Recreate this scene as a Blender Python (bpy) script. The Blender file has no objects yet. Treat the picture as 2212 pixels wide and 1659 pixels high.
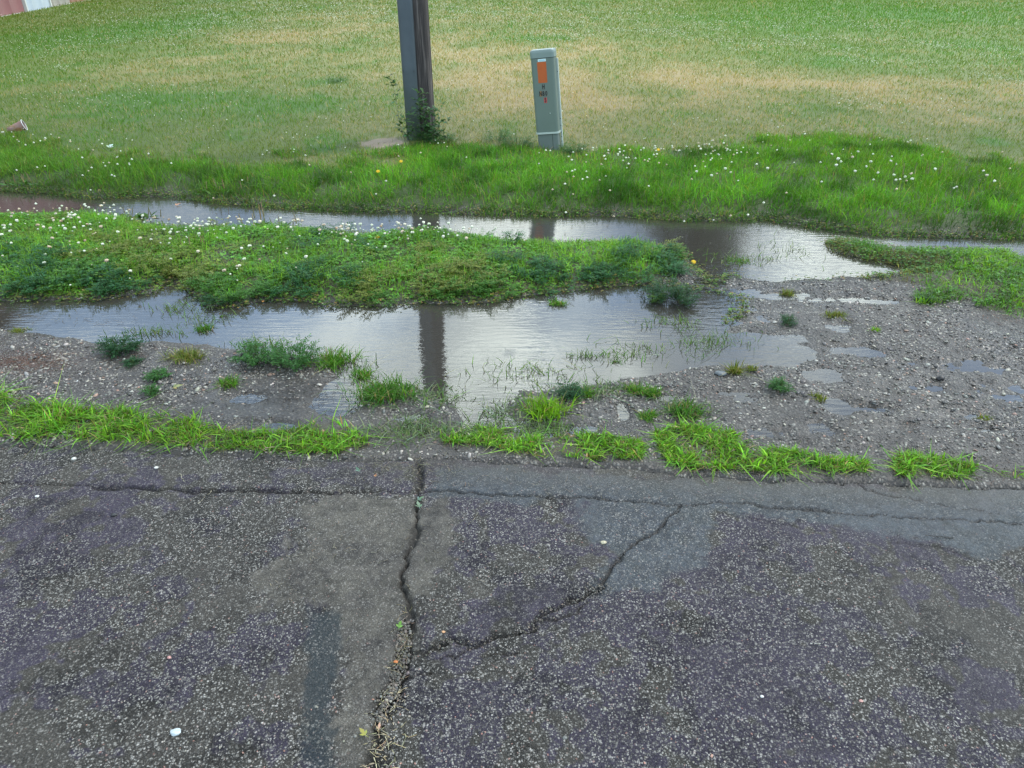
import bpy, math, random
import numpy as np
from mathutils import Vector, Matrix, Euler
R = math.radians
rng = np.random.default_rng(7)
random.seed(7)
S = bpy.context.scene
COL = S.collection

# ------------------------------------------------------------------ camera, sky, sun, exposure
CAM_H, PITCH, FPX = 1.6, R(30.0), 1600.0          # eye height, downward tilt, focal length in 2212-px units
cam_d = bpy.data.cameras.new('camera'); cam = bpy.data.objects.new('camera', cam_d); COL.objects.link(cam)
cam.location = (0, 0, CAM_H); cam.rotation_euler = (R(90) - PITCH, 0, 0)
cam_d.sensor_width = 36.0; cam_d.lens = 36.0 * FPX / 2212.0
cam_d.clip_start = 0.05; cam_d.clip_end = 2000
S.camera = cam

SUN_EL, SUN_AZ = R(52), R(62)                       # azimuth measured from +Y towards +X
w = bpy.data.worlds.new('World'); S.world = w; w.use_nodes = True
wt = w.node_tree; wt.nodes.clear()
def wn(t, **k):
    n = wt.nodes.new(t)
    for a, b in k.items(): setattr(n, a, b)
    return n
def wl(a, b): wt.links.new(a, b)
sky = wn('ShaderNodeTexSky', sky_type='NISHITA', sun_disc=False); sky.sun_elevation = SUN_EL; sky.sun_rotation = SUN_AZ
sky.air_density = 1.0; sky.dust_density = 1.5
bgs = wn('ShaderNodeBackground'); bgs.inputs[1].default_value = 0.11; wl(sky.outputs[0], bgs.inputs[0])
tc = wn('ShaderNodeTexCoord'); sep = wn('ShaderNodeSeparateXYZ'); wl(tc.outputs['Generated'], sep.inputs[0])
addz = wn('ShaderNodeMath', operation='ADD'); wl(sep.outputs[2], addz.inputs[0]); addz.inputs[1].default_value = 0.18
dx = wn('ShaderNodeMath', operation='DIVIDE'); wl(sep.outputs[0], dx.inputs[0]); wl(addz.outputs[0], dx.inputs[1])
dy = wn('ShaderNodeMath', operation='DIVIDE'); wl(sep.outputs[1], dy.inputs[0]); wl(addz.outputs[0], dy.inputs[1])
cmb = wn('ShaderNodeCombineXYZ'); wl(dx.outputs[0], cmb.inputs[0]); wl(dy.outputs[0], cmb.inputs[1]); cmb.inputs[2].default_value = 3.3
n1 = wn('ShaderNodeTexNoise'); n1.inputs['Scale'].default_value = 1.7; n1.inputs['Detail'].default_value = 6; n1.inputs['Roughness'].default_value = 0.5
wl(cmb.outputs[0], n1.inputs['Vector'])
cr = wn('ShaderNodeValToRGB'); cr.color_ramp.elements[0].position = 0.40; cr.color_ramp.elements[1].position = 0.56
cr.color_ramp.elements[0].color = (0.35,0.35,0.35,1); cr.color_ramp.elements[1].color = (1,1,1,1)
wl(n1.outputs[0], cr.inputs[0])
n2 = wn('ShaderNodeTexNoise'); n2.inputs['Scale'].default_value = 3.6; n2.inputs['Detail'].default_value = 5; n2.inputs['Roughness'].default_value = 0.5
cmb2 = wn('ShaderNodeCombineXYZ'); wl(dx.outputs[0], cmb2.inputs[0]); wl(dy.outputs[0], cmb2.inputs[1]); cmb2.inputs[2].default_value = 11.7
wl(cmb2.outputs[0], n2.inputs['Vector'])
cc = wn('ShaderNodeValToRGB'); e = cc.color_ramp.elements
e[0].position = 0.42; e[0].color = (0.26, 0.39, 0.58, 1); e[1].position = 0.64; e[1].color = (0.98, 1.08, 1.04, 1); ee = e.new(0.84); ee.color = (1.5, 1.66, 1.55, 1)
# single bright cumulus heads low in the north: azimuth, elevation, half width (degrees), strength
last = n2.outputs[0]
for (az, el_, wd_, k_) in ((-3.4,27.5,4.5,.20),(-1.0,31,4.0,.14),(8.2,27.5,4.5,.17),(12,31,3.5,.12),(-12,26,3.5,.08),(1,16.5,5,.18),(5,16,3,.16),(22,20,6,.16),(25,15,4,.14),(4,22.5,3.0,-.16),(9,22,3.5,-.14),(-22,25,10,-.08),(16,24,5,-.06)):
    v_ = Vector((math.sin(R(az))*math.cos(R(el_)), math.cos(R(az))*math.cos(R(el_)), math.sin(R(el_))))
    d_ = wn('ShaderNodeVectorMath', operation='DISTANCE'); wl(tc.outputs['Generated'], d_.inputs[0]); d_.inputs[1].default_value = v_
    q_ = wn('ShaderNodeMapRange', interpolation_type='SMOOTHSTEP'); wl(d_.outputs['Value'], q_.inputs[0]); q_.inputs[1].default_value = 0.0; q_.inputs[2].default_value = R(wd_)*1.7
    q_.inputs[3].default_value = k_; q_.inputs[4].default_value = 0.0
    s_ = wn('ShaderNodeMath', operation='ADD'); wl(last, s_.inputs[0]); wl(q_.outputs[0], s_.inputs[1]); last = s_.outputs[0]
wl(last, cc.inputs[0])
# overcast is brighter low down on the side away from the viewer
elr = wn('ShaderNodeValToRGB'); wl(sep.outputs[2], elr.inputs[0]); elr.color_ramp.interpolation = 'EASE'; q = elr.color_ramp.elements
q[0].position = 0.0; q[0].color = (.18,.18,.18,1); q[1].position = .92; q[1].color = (.13,.13,.13,1)
for pp_, vv_ in ((.27,.24),(.42,.60),(.56,.62),(.72,.26)):
    k_ = q.new(pp_); k_.color = (vv_,vv_,vv_,1)
elv = wn('ShaderNodeMath', operation='MULTIPLY'); wl(elr.outputs[0], elv.inputs[0]); elv.inputs[1].default_value = 5.0
bgc = wn('ShaderNodeBackground'); wl(cc.outputs[0], bgc.inputs[0]); wl(elv.outputs[0], bgc.inputs[1])
mx = wn('ShaderNodeMixShader'); wl(cr.outputs[0], mx.inputs[0]); wl(bgs.outputs[0], mx.inputs[1]); wl(bgc.outputs[0], mx.inputs[2])
wo = wn('ShaderNodeOutputWorld'); wl(mx.outputs[0], wo.inputs[0])

sl = bpy.data.lights.new('sun', 'SUN'); sl.energy = 1.5; sl.angle = R(10); sl.color = (1.0, 0.96, 0.88)
so = bpy.data.objects.new('sun', sl); COL.objects.link(so)
sd_ = Vector((math.sin(SUN_AZ)*math.cos(SUN_EL), math.cos(SUN_AZ)*math.cos(SUN_EL), math.sin(SUN_EL)))
so.rotation_euler = sd_.to_track_quat('Z', 'Y').to_euler()
S.view_settings.view_transform = 'Standard'; S.view_settings.look = 'None'; S.view_settings.gamma = 1.0
S.view_settings.use_curve_mapping = False
S.view_settings.exposure = 0.93
S.cycles.max_bounces = 6; S.cycles.transparent_max_bounces = 8; S.cycles.diffuse_bounces = 3; S.cycles.glossy_bounces = 3

# ------------------------------------------------------------------ helpers
def P(px, py, z=0.0):
    """ground point (at height z) measured from the photograph"""
    x, y = px - 1106.0, py - 829.5
    cp, sp = math.cos(PITCH), math.sin(PITCH)
    f = FPX * cp - y * sp; v = -FPX * sp - y * cp
    t = (z - CAM_H) / v
    return np.array([x * t, f * t])
def mpp(px, py):
    """metres per photo pixel at that ground point"""
    x, y = P(px, py)
    return (y * math.cos(PITCH) + CAM_H * math.sin(PITCH)) / FPX
def poly(pts, z=0.0): return np.array([P(a, b, z) for a, b in pts])

def tag(o, label=None, cat=None, group=None, kind=None):
    if label: o['label'] = label
    if cat: o['category'] = cat
    if group: o['group'] = group
    if kind: o['kind'] = kind
    return o
def empty(name, loc=(0,0,0), rot=(0,0,0)):
    o = bpy.data.objects.new(name, None); COL.objects.link(o); o.location = loc; o.rotation_euler = rot
    o.empty_display_size = 0.1
    return o

def _hash(ix, iy, seed):
    with np.errstate(over='ignore'):
        h = (ix.astype(np.int64) * 374761393 + iy.astype(np.int64) * 668265263 + seed * 974634777) & 0xFFFFFFFF
        h = ((h ^ (h >> 13)) * 1274126177) & 0xFFFFFFFF
        h = h ^ (h >> 16)
    return (h & 0xFFFF) / 65535.0
def vnoise(x, y, seed=0):
    ix = np.floor(x); iy = np.floor(y); fx = x - ix; fy = y - iy
    fx = fx*fx*(3-2*fx); fy = fy*fy*(3-2*fy)
    a = _hash(ix, iy, seed); b = _hash(ix+1, iy, seed); c = _hash(ix, iy+1, seed); d = _hash(ix+1, iy+1, seed)
    return (a*(1-fx)+b*fx)*(1-fy) + (c*(1-fx)+d*fx)*fy
def fbm(x, y, scale, oct=4, seed=0, rough=0.5):
    """-1..1, scale = feature size in metres"""
    s = 0; amp = 1; tot = 0; f = 1.0/scale
    for i in range(oct):
        s = s + amp*(vnoise(x*f+17.3*i, y*f-9.1*i, seed+i)*2-1); tot += amp; amp *= rough; f *= 2.03
    return s/tot
def ss(x, a, b):
    t = np.clip((x-a)/(b-a), 0, 1); return t*t*(3-2*t)
def sdf(pts, X, Y, margin=1.5):
    """signed distance to polygon, negative inside; far away it is clamped to margin"""
    X = np.asarray(X, float); Y = np.asarray(Y, float)
    out = np.full(X.shape, margin)
    lo = pts.min(0)-margin; hi = pts.max(0)+margin
    m = (X > lo[0]) & (X < hi[0]) & (Y > lo[1]) & (Y < hi[1])
    if not m.any(): return out
    x = X[m]; y = Y[m]; d = np.full(x.shape, 1e9); ins = np.zeros(x.shape, bool)
    n = len(pts)
    for i in range(n):
        ax, ay = pts[i]; bx, by = pts[(i+1) % n]
        ex, ey = bx-ax, by-ay; L = ex*ex+ey*ey+1e-12
        t = np.clip(((x-ax)*ex+(y-ay)*ey)/L, 0, 1)
        d = np.minimum(d, (x-ax-t*ex)**2+(y-ay-t*ey)**2)
        c = (ay > y) != (by > y)
        if c.any():
            xi = ax + (y-ay)/(by-ay if by != ay else 1e-9)*ex
            ins ^= c & (x < xi)
    d = np.sqrt(d); d[ins] *= -1
    out[m] = d
    return out
def line_d(pts, X, Y):
    d = np.full(X.shape, 1e9)
    for i in range(len(pts)-1):
        ax, ay = pts[i]; bx, by = pts[i+1]; ex, ey = bx-ax, by-ay; L = ex*ex+ey*ey+1e-12
        t = np.clip(((X-ax)*ex+(Y-ay)*ey)/L, 0, 1)
        d = np.minimum(d, (X-ax-t*ex)**2+(Y-ay-t*ey)**2)
    return np.sqrt(d)
def blob(X, Y, px, py, rx, ry, z=0.0):
    """soft ellipse lying on the ground, 1 in its middle"""
    c = P(px, py, z); a = P(px+rx, py, z)[0]-c[0]; b = (P(px, py-ry, z)[1]-P(px, py+ry, z)[1])/2
    return np.exp(-(((X-c[0])/a)**2+((Y-c[1])/b)**2))

def mesh_np(name, V, quads=None, tris=None, col=None, attrs=None, mats=(), smooth=False, mat_idx=None):
    me = bpy.data.meshes.new(name)
    V = np.asarray(V, np.float32)
    nq = 0 if quads is None else len(quads); nt = 0 if tris is None else len(tris)
    me.vertices.add(len(V)); me.vertices.foreach_set('co', V.ravel())
    li = []
    if nq: li.append(np.asarray(quads, np.int32).ravel())
    if nt: li.append(np.asarray(tris, np.int32).ravel())
    li = np.concatenate(li)
    me.loops.add(len(li)); me.loops.foreach_set('vertex_index', li)
    me.polygons.add(nq+nt)
    tot = np.concatenate([np.full(nq, 4, np.int32), np.full(nt, 3, np.int32)])
    st = np.concatenate([[0], np.cumsum(tot)[:-1]]).astype(np.int32)
    me.polygons.foreach_set('loop_start', st); me.polygons.foreach_set('loop_total', tot)
    if mat_idx is not None: me.polygons.foreach_set('material_index', np.asarray(mat_idx, np.int32))
    if smooth: me.polygons.foreach_set('use_smooth', np.ones(nq+nt, bool))
    me.update(calc_edges=True)
    if col is not None:
        a = me.color_attributes.new('Col', 'FLOAT_COLOR', 'POINT')
        c = np.ones((len(V), 4), np.float32); c[:, :3] = col; a.data.foreach_set('color', c.ravel())
    for k, v in (attrs or {}).items():
        a = me.attributes.new(k, 'FLOAT', 'POINT'); a.data.foreach_set('value', np.asarray(v, np.float32))
    for m in mats: me.materials.append(m)
    o = bpy.data.objects.new(name, me); COL.objects.link(o)
    return o
def bm_obj(name, bm, mat, parent=None, smooth=False, bevel=0):
    import bmesh
    if bevel:
        bmesh.ops.bevel(bm, geom=[e for e in bm.edges if e.calc_face_angle(0) > 0.6], offset=bevel, segments=3, affect='EDGES', profile=0.6)
    me = bpy.data.meshes.new(name); bm.to_mesh(me); bm.free(); me.materials.append(mat)
    if smooth: me.polygons.foreach_set('use_smooth', [True]*len(me.polygons))
    o = bpy.data.objects.new(name, me); COL.objects.link(o)
    if parent: o.parent = parent
    return o

class MB:
    """collects leaf-sized faces as numpy arrays"""
    def __init__(s): s.V=[]; s.Q=[]; s.T=[]; s.C=[]; s.n=0
    def add(s, V, Q=None, T=None, C=None):
        V = V.reshape(-1,3); s.V.append(V)
        if Q is not None: s.Q.append(Q.reshape(-1,4)+s.n)
        if T is not None: s.T.append(T.reshape(-1,3)+s.n)
        s.C.append(C.reshape(-1,3)); s.n += len(V)
    def blades(s, x, y, z, h, wd, col, lean=0.35, yaw=None, bend=0.35, segs=2, tipcol=None):
        N = len(x)
        if N == 0: return
        yaw = rng.uniform(0, 2*np.pi, N) if yaw is None else yaw
        ln = np.abs(rng.normal(0, 1, N))*lean
        fa = rng.uniform(0, 2*np.pi, N)                      # facing of the flat side
        dxy = np.stack([np.cos(yaw), np.sin(yaw)], 1)
        side = np.stack([np.cos(fa), np.sin(fa), np.zeros(N)], 1)
        rows = []
        for k in range(segs+1):
            t = k/segs
            out = (ln*t + bend*np.abs(rng.normal(.7,.4,N) if k==-1 else 1)*t*t*ln*2)
            zz = t*np.sqrt(np.clip(1-(out*.55)**2, .15, 1))
            c = np.stack([x+dxy[:,0]*out*h, y+dxy[:,1]*out*h, z+zz*h], 1)
            ww = wd*(1.0, .95, .7)[min(k,2)] * (1-t*.25)
            if k < segs:
                rows += [c-side*ww[:,None]/2, c+side*ww[:,None]/2]
            else: rows += [c]
        V = np.stack(rows, 1); m = V.shape[1]; b = (np.arange(N)*m)[:,None]
        Q = np.concatenate([b+np.array([2*k, 2*k+1, 2*k+3, 2*k+2])[None] for k in range(segs-1)], 0) if segs > 1 else None
        T = b+np.array([2*segs-2, 2*segs-1, 2*segs])[None]
        C = np.repeat(col[:,None,:], m, 1)
        s.add(V, Q, T, C)
    def leaflets(s, base, dirn, length, width, col, up=None, fold=0.0):
        """diamond shaped leaflets"""
        N = len(base)
        dirn = dirn/np.linalg.norm(dirn, axis=1, keepdims=True)
        if up is None: up = np.tile([0,0,1.0], (N,1)) + rng.normal(0, .25, (N,3))
        sd = np.cross(dirn, up); sd /= (np.linalg.norm(sd, axis=1, keepdims=True)+1e-6)
        L = length[:,None]; W = width[:,None]
        mid = base+dirn*L*.5; dz = np.zeros((N,3)); dz[:,2] = 1
        V = np.stack([base, mid-sd*W/2+dz*W*fold, base+dirn*L, mid+sd*W/2+dz*W*fold], 1)
        Q = (np.arange(N)*4)[:,None]+np.arange(4)[None]
        s.add(V, Q, None, np.repeat(col[:,None,:], 4, 1))
    def stems(s, a, b, r, col):
        """thin three sided stems from a to b"""
        N = len(a); ang = np.array([0, 2.094, 4.189])
        off = np.stack([np.cos(ang), np.sin(ang), ang*0], 1)[None]*r[:,None,None]
        V = np.concatenate([a[:,None]+off, b[:,None]+off*.6], 1); k = (np.arange(N)*6)[:,None]
        Q = np.concatenate([k+np.array([i, (i+1)%3, 3+(i+1)%3, 3+i])[None] for i in range(3)], 0)
        s.add(V, Q, None, np.repeat(col[:,None,:], 6, 1))
    def build(s, name, mats, parent=None):
        V = np.concatenate(s.V); C = np.concatenate(s.C)
        Q = np.concatenate(s.Q) if s.Q else None; T = np.concatenate(s.T) if s.T else None
        o = mesh_np(name, V, Q, T, C, mats=mats if isinstance(mats, (list,tuple)) else [mats])
        if parent: o.parent = parent
        return o
def cvar(base, N, v=0.25, hue=0.12):
    base = np.asarray(base, float)
    c = np.tile(base, (N,1)) if base.ndim == 1 else base.copy()
    c = c*np.exp(rng.normal(0, v, (N,1)))
    c[:,0] *= np.exp(rng.normal(0, hue, N)); c[:,2] *= np.exp(rng.normal(0, hue, N))
    return np.clip(c, 0.002, .8)

# ------------------------------------------------------------------ materials
def newmat(name):
    m = bpy.data.materials.new(name); m.use_nodes = True; nt = m.node_tree; nt.nodes.clear()
    out = nt.nodes.new('ShaderNodeOutputMaterial')
    def N(t, **k):
        n = nt.nodes.new(t)
        for a, b in k.items():
            if a.startswith('_'): n.inputs[a[1:].replace('_',' ')].default_value = b
            else: setattr(n, a, b)
        return n
    return m, nt, out, N, nt.links.new
def simple(name, color, rough=0.6, metal=0, spec=0.5, nscale=0, namt=0.15, bump=0, stretch=(1,1,1), coord='Object'):
    m, nt, out, N, L = newmat(name)
    p = N('ShaderNodeBsdfPrincipled', _Roughness=rough, _Metallic=metal); p.inputs['Specular IOR Level'].default_value = spec
    p.inputs['Base Color'].default_value = (*color, 1)
    if nscale:
        t = N('ShaderNodeTexCoord'); mp = N('ShaderNodeMapping'); mp.inputs['Scale'].default_value = stretch
        n = N('ShaderNodeTexNoise', _Scale=nscale, _Detail=5.0)
        L(t.outputs[coord], mp.inputs[0]); L(mp.outputs[0], n.inputs['Vector'])
        mr = N('ShaderNodeMapRange'); L(n.outputs[0], mr.inputs[0]); mr.inputs[1].default_value=.25; mr.inputs[2].default_value=.75
        mr.inputs[3].default_value = 1-namt; mr.inputs[4].default_value = 1+namt
        mm = N('ShaderNodeVectorMath', operation='SCALE'); mm.inputs[0].default_value = color; L(mr.outputs[0], mm.inputs['Scale'])
        L(mm.outputs[0], p.inputs['Base Color'])
        if bump:
            b = N('ShaderNodeBump', _Strength=bump, _Distance=.01); L(n.outputs[0], b.inputs['Height']); L(b.outputs[0], p.inputs['Normal'])
    L(p.outputs[0], out.inputs[0]); return m
def leafmat(name, transl=0.35, rough=0.5, spec=0.18):
    m, nt, out, N, L = newmat(name)
    a = N('ShaderNodeAttribute', attribute_name='Col')
    p = N('ShaderNodeBsdfPrincipled', _Roughness=rough); p.inputs['Specular IOR Level'].default_value = spec
    L(a.outputs['Color'], p.inputs['Base Color'])
    t = N('ShaderNodeBsdfTranslucent'); g = N('ShaderNodeMix', data_type='RGBA', blend_type='MULTIPLY'); g.inputs[0].default_value = 1
    L(a.outputs['Color'], g.inputs[6]); g.inputs[7].default_value = (1.5, 1.6, .7, 1); L(g.outputs[2], t.inputs[0])
    x = N('ShaderNodeMixShader'); x.inputs[0].default_value = transl; L(p.outputs[0], x.inputs[1]); L(t.outputs[0], x.inputs[2])
    L(x.outputs[0], out.inputs[0]); return m
M_leaf = leafmat('leaf'); M_dry = leafmat('dry_leaf', .2, .7, .2)

def ground_mat():
    m, nt, out, N, L = newmat('wet_ground')
    geo = N('ShaderNodeNewGeometry')
    col = N('ShaderNodeAttribute', attribute_name='Col'); grav = N('ShaderNodeAttribute', attribute_name='grav'); wet = N('ShaderNodeAttribute', attribute_name='wet')
    fl = N('ShaderNodeVectorMath', operation='MULTIPLY'); L(geo.outputs['Position'], fl.inputs[0]); fl.inputs[1].default_value = (1,1,.3)
    dn = N('ShaderNodeTexNoise', _Scale=30.0, _Detail=3.0); L(fl.outputs[0], dn.inputs['Vector'])
    dm = N('ShaderNodeMix', data_type='VECTOR'); dm.inputs[0].default_value = .02; L(fl.outputs[0], dm.inputs[4]); L(dn.outputs['Color'], dm.inputs[5])
    v = N('ShaderNodeTexVoronoi', _Scale=85.0, _Randomness=1.0); L(dm.outputs[1], v.inputs['Vector'])
    sx = N('ShaderNodeSeparateColor'); L(v.outputs['Color'], sx.inputs[0])
    # pebble tone per cell
    rp = N('ShaderNodeValToRGB'); L(sx.outputs[0], rp.inputs[0]); el = rp.color_ramp.elements
    el[0].position=0; el[0].color=(.035,.033,.033,1); el[1].position=1; el[1].color=(.40,.38,.33,1)
    for q,c in ((.3,(.07,.066,.06,1)),(.6,(.17,.16,.14,1)),(.85,(.28,.26,.23,1))):
        k=el.new(q); k.color=c
    dome = N('ShaderNodeMapRange'); L(v.outputs['Distance'], dome.inputs[0]); dome.inputs[1].default_value=.15; dome.inputs[2].default_value=.62; dome.inputs[3].default_value=1; dome.inputs[4].default_value=0
    n2 = N('ShaderNodeTexNoise', _Scale=9.0, _Detail=6.0, _Roughness=.65); L(geo.outputs['Position'], n2.inputs['Vector'])
    brk = N('ShaderNodeMapRange'); L(n2.outputs[0], brk.inputs[0]); brk.inputs[1].default_value=.38; brk.inputs[2].default_value=.6
    f1 = N('ShaderNodeMath', operation='MULTIPLY'); L(dome.outputs[0], f1.inputs[0]); L(grav.outputs['Fac'], f1.inputs[1])
    f2 = N('ShaderNodeMath', operation='MULTIPLY'); L(f1.outputs[0], f2.inputs[0]); L(brk.outputs[0], f2.inputs[1])
    n3 = N('ShaderNodeTexNoise', _Scale=140.0, _Detail=4.0, _Roughness=.7); L(geo.outputs['Position'], n3.inputs['Vector'])
    mr = N('ShaderNodeMapRange'); L(n3.outputs[0], mr.inputs[0]); mr.inputs[1].default_value=.3; mr.inputs[2].default_value=.7; mr.inputs[3].default_value=.6; mr.inputs[4].default_value=1.45
    sc = N('ShaderNodeVectorMath', operation='SCALE'); L(col.outputs['Color'], sc.inputs[0]); L(mr.outputs[0], sc.inputs['Scale'])
    mc = N('ShaderNodeMix', data_type='RGBA'); L(f2.outputs[0], mc.inputs[0]); L(sc.outputs[0], mc.inputs[6]); L(rp.outputs[0], mc.inputs[7])
    p = N('ShaderNodeBsdfPrincipled'); p.inputs['Specular IOR Level'].default_value=.4; L(mc.outputs[2], p.inputs['Base Color'])
    rr = N('ShaderNodeMapRange'); L(wet.outputs['Fac'], rr.inputs[0]); rr.inputs[3].default_value=.75; rr.inputs[4].default_value=.14; L(rr.outputs[0], p.inputs['Roughness'])
    hsum = N('ShaderNodeMath', operation='MULTIPLY_ADD'); L(n3.outputs[0], hsum.inputs[0]); hsum.inputs[1].default_value=.45; L(f1.outputs[0], hsum.inputs[2])
    b = N('ShaderNodeBump', _Strength=.75, _Distance=.006); L(hsum.outputs[0], b.inputs['Height']); L(b.outputs[0], p.inputs['Normal'])
    L(p.outputs[0], out.inputs[0]); return m
def road_mat():
    m, nt, out, N, L = newmat('asphalt')
    geo = N('ShaderNodeNewGeometry')
    col = N('ShaderNodeAttribute', attribute_name='Col'); agg = N('ShaderNodeAttribute', attribute_name='agg'); wet = N('ShaderNodeAttribute', attribute_name='wet')
    dn = N('ShaderNodeTexNoise', _Scale=60.0, _Detail=3.0); L(geo.outputs['Position'], dn.inputs['Vector'])
    dm = N('ShaderNodeMix', data_type='VECTOR'); dm.inputs[0].default_value = .012; L(geo.outputs['Position'], dm.inputs[4]); L(dn.outputs['Color'], dm.inputs[5])
    def layer(scale, lo, hi):
        v = N('ShaderNodeTexVoronoi', _Scale=scale); L(dm.outputs[1], v.inputs['Vector'])
        s = N('ShaderNodeSeparateColor'); L(v.outputs['Color'], s.inputs[0])
        d = N('ShaderNodeMapRange'); L(v.outputs['Distance'], d.inputs[0]); d.inputs[1].default_value=.28; d.inputs[2].default_value=.66; d.inputs[3].default_value=1; d.inputs[4].default_value=0
        pick = N('ShaderNodeMapRange'); L(s.outputs[0], pick.inputs[0]); pick.inputs[1].default_value=lo; pick.inputs[2].default_value=hi
        f = N('ShaderNodeMath', operation='MULTIPLY'); L(d.outputs[0], f.inputs[0]); L(pick.outputs[0], f.inputs[1])
        return s, d, f
    s1, d1, f1 = layer(200.0, .18, .50)
    s2, d2, f2 = layer(115.0, .86, .94)
    st = N('ShaderNodeValToRGB'); L(s1.outputs[1], st.inputs[0]); el = st.color_ramp.elements
    el[0].position=0; el[0].color=(.06,.056,.052,1); el[1].position=1; el[1].color=(.50,.48,.44,1)
    for q,c in ((.40,(.13,.124,.112,1)),(.72,(.29,.278,.25,1)),(.97,(.42,.40,.37,1)),(.985,(.3,.15,.12,1))):
        k=el.new(q); k.color=c
    fm = N('ShaderNodeMath', operation='MAXIMUM'); L(f1.outputs[0], fm.inputs[0]); L(f2.outputs[0], fm.inputs[1])
    fa = N('ShaderNodeMath', operation='MULTIPLY'); L(fm.outputs[0], fa.inputs[0]); L(agg.outputs['Fac'], fa.inputs[1])
    n3 = N('ShaderNodeTexNoise', _Scale=260.0, _Detail=3.0, _Roughness=.7); L(geo.outputs['Position'], n3.inputs['Vector'])
    mr = N('ShaderNodeMapRange'); L(n3.outputs[0], mr.inputs[0]); mr.inputs[1].default_value=.3; mr.inputs[2].default_value=.7; mr.inputs[3].default_value=.45; mr.inputs[4].default_value=1.6
    sc = N('ShaderNodeVectorMath', operation='SCALE'); L(col.outputs['Color'], sc.inputs[0]); L(mr.outputs[0], sc.inputs['Scale'])
    mc = N('ShaderNodeMix', data_type='RGBA'); L(fa.outputs[0], mc.inputs[0]); L(sc.outputs[0], mc.inputs[6]); L(st.outputs[0], mc.inputs[7])
    p = N('ShaderNodeBsdfPrincipled'); p.inputs['Specular IOR Level'].default_value=.25; L(mc.outputs[2], p.inputs['Base Color'])
    rr = N('ShaderNodeMapRange'); L(wet.outputs['Fac'], rr.inputs[0]); rr.inputs[3].default_value=.75; rr.inputs[4].default_value=.25; L(rr.outputs[0], p.inputs['Roughness'])
    h1 = N('ShaderNodeMath', operation='MULTIPLY_ADD'); L(d1.outputs[0], h1.inputs[0]); h1.inputs[1].default_value=.8; L(n3.outputs[0], h1.inputs[2])
    b = N('ShaderNodeBump', _Distance=.006); L(h1.outputs[0], b.inputs['Height'])
    bs = N('ShaderNodeMapRange'); L(agg.outputs['Fac'], bs.inputs[0]); bs.inputs[3].default_value=.3; bs.inputs[4].default_value=.9; L(bs.outputs[0], b.inputs['Strength'])
    L(b.outputs[0], p.inputs['Normal'])
    L(p.outputs[0], out.inputs[0]); return m
def water_mat(rings):
    m, nt, out, N, L = newmat('muddy_water')
    geo = N('ShaderNodeNewGeometry')
    mp = N('ShaderNodeMapping'); mp.inputs['Scale'].default_value = (9, 42, 1); L(geo.outputs['Position'], mp.inputs[0])
    n = N('ShaderNodeTexNoise', _Scale=1.0, _Detail=3.0, _Roughness=.55); L(mp.outputs[0], n.inputs['Vector'])
    big = N('ShaderNodeTexNoise', _Scale=1.3, _Detail=2.0); L(geo.outputs['Position'], big.inputs['Vector'])
    br = N('ShaderNodeMapRange'); L(big.outputs[0], br.inputs[0]); br.inputs[1].default_value=.35; br.inputs[2].default_value=.65; br.inputs[3].default_value=.25; br.inputs[4].default_value=1.0
    h = N('ShaderNodeMath', operation='MULTIPLY'); L(n.outputs[0], h.inputs[0]); L(br.outputs[0], h.inputs[1])
    last = h.outputs[0]
    for (cx, cy, rad, amp) in rings:                  # rings left by falling drops
        d = N('ShaderNodeVectorMath', operation='DISTANCE'); L(geo.outputs['Position'], d.inputs[0]); d.inputs[1].default_value = (cx, cy, 0)
        k = N('ShaderNodeMath', operation='MULTIPLY'); L(d.outputs['Value'], k.inputs[0]); k.inputs[1].default_value = 2*math.pi*4.2/rad
        s = N('ShaderNodeMath', operation='SINE'); L(k.outputs[0], s.inputs[0])
        fo = N('ShaderNodeMapRange'); L(d.outputs['Value'], fo.inputs[0]); fo.inputs[1].default_value=rad*.3; fo.inputs[2].default_value=rad; fo.inputs[3].default_value=amp; fo.inputs[4].default_value=0
        q = N('ShaderNodeMath', operation='MULTIPLY_ADD'); L(s.outputs[0], q.inputs[0]); L(fo.outputs[0], q.inputs[1]); L(last, q.inputs[2]); last = q.outputs[0]
    b = N('ShaderNodeBump', _Strength=.36, _Distance=.0035); L(last, b.inputs['Height'])
    fr = N('ShaderNodeFresnel', _IOR=1.48); L(b.outputs[0], fr.inputs['Normal'])
    gl = N('ShaderNodeBsdfGlossy', _Roughness=.015); L(b.outputs[0], gl.inputs['Normal'])
    gl.inputs['Color'].default_value = (1,1,1,1)
    df = N('ShaderNodeBsdfDiffuse'); df.inputs[0].default_value = (.052,.049,.043,1)
    tr = N('ShaderNodeBsdfTransparent'); bm_ = N('ShaderNodeMixShader'); bm_.inputs[0].default_value=.6
    L(tr.outputs[0], bm_.inputs[1]); L(df.outputs[0], bm_.inputs[2])
    x = N('ShaderNodeMixShader'); L(fr.outputs[0], x.inputs[0]); L(bm_.outputs[0], x.inputs[1]); L(gl.outputs[0], x.inputs[2])
    L(x.outputs[0], out.inputs[0]); return m

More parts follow.
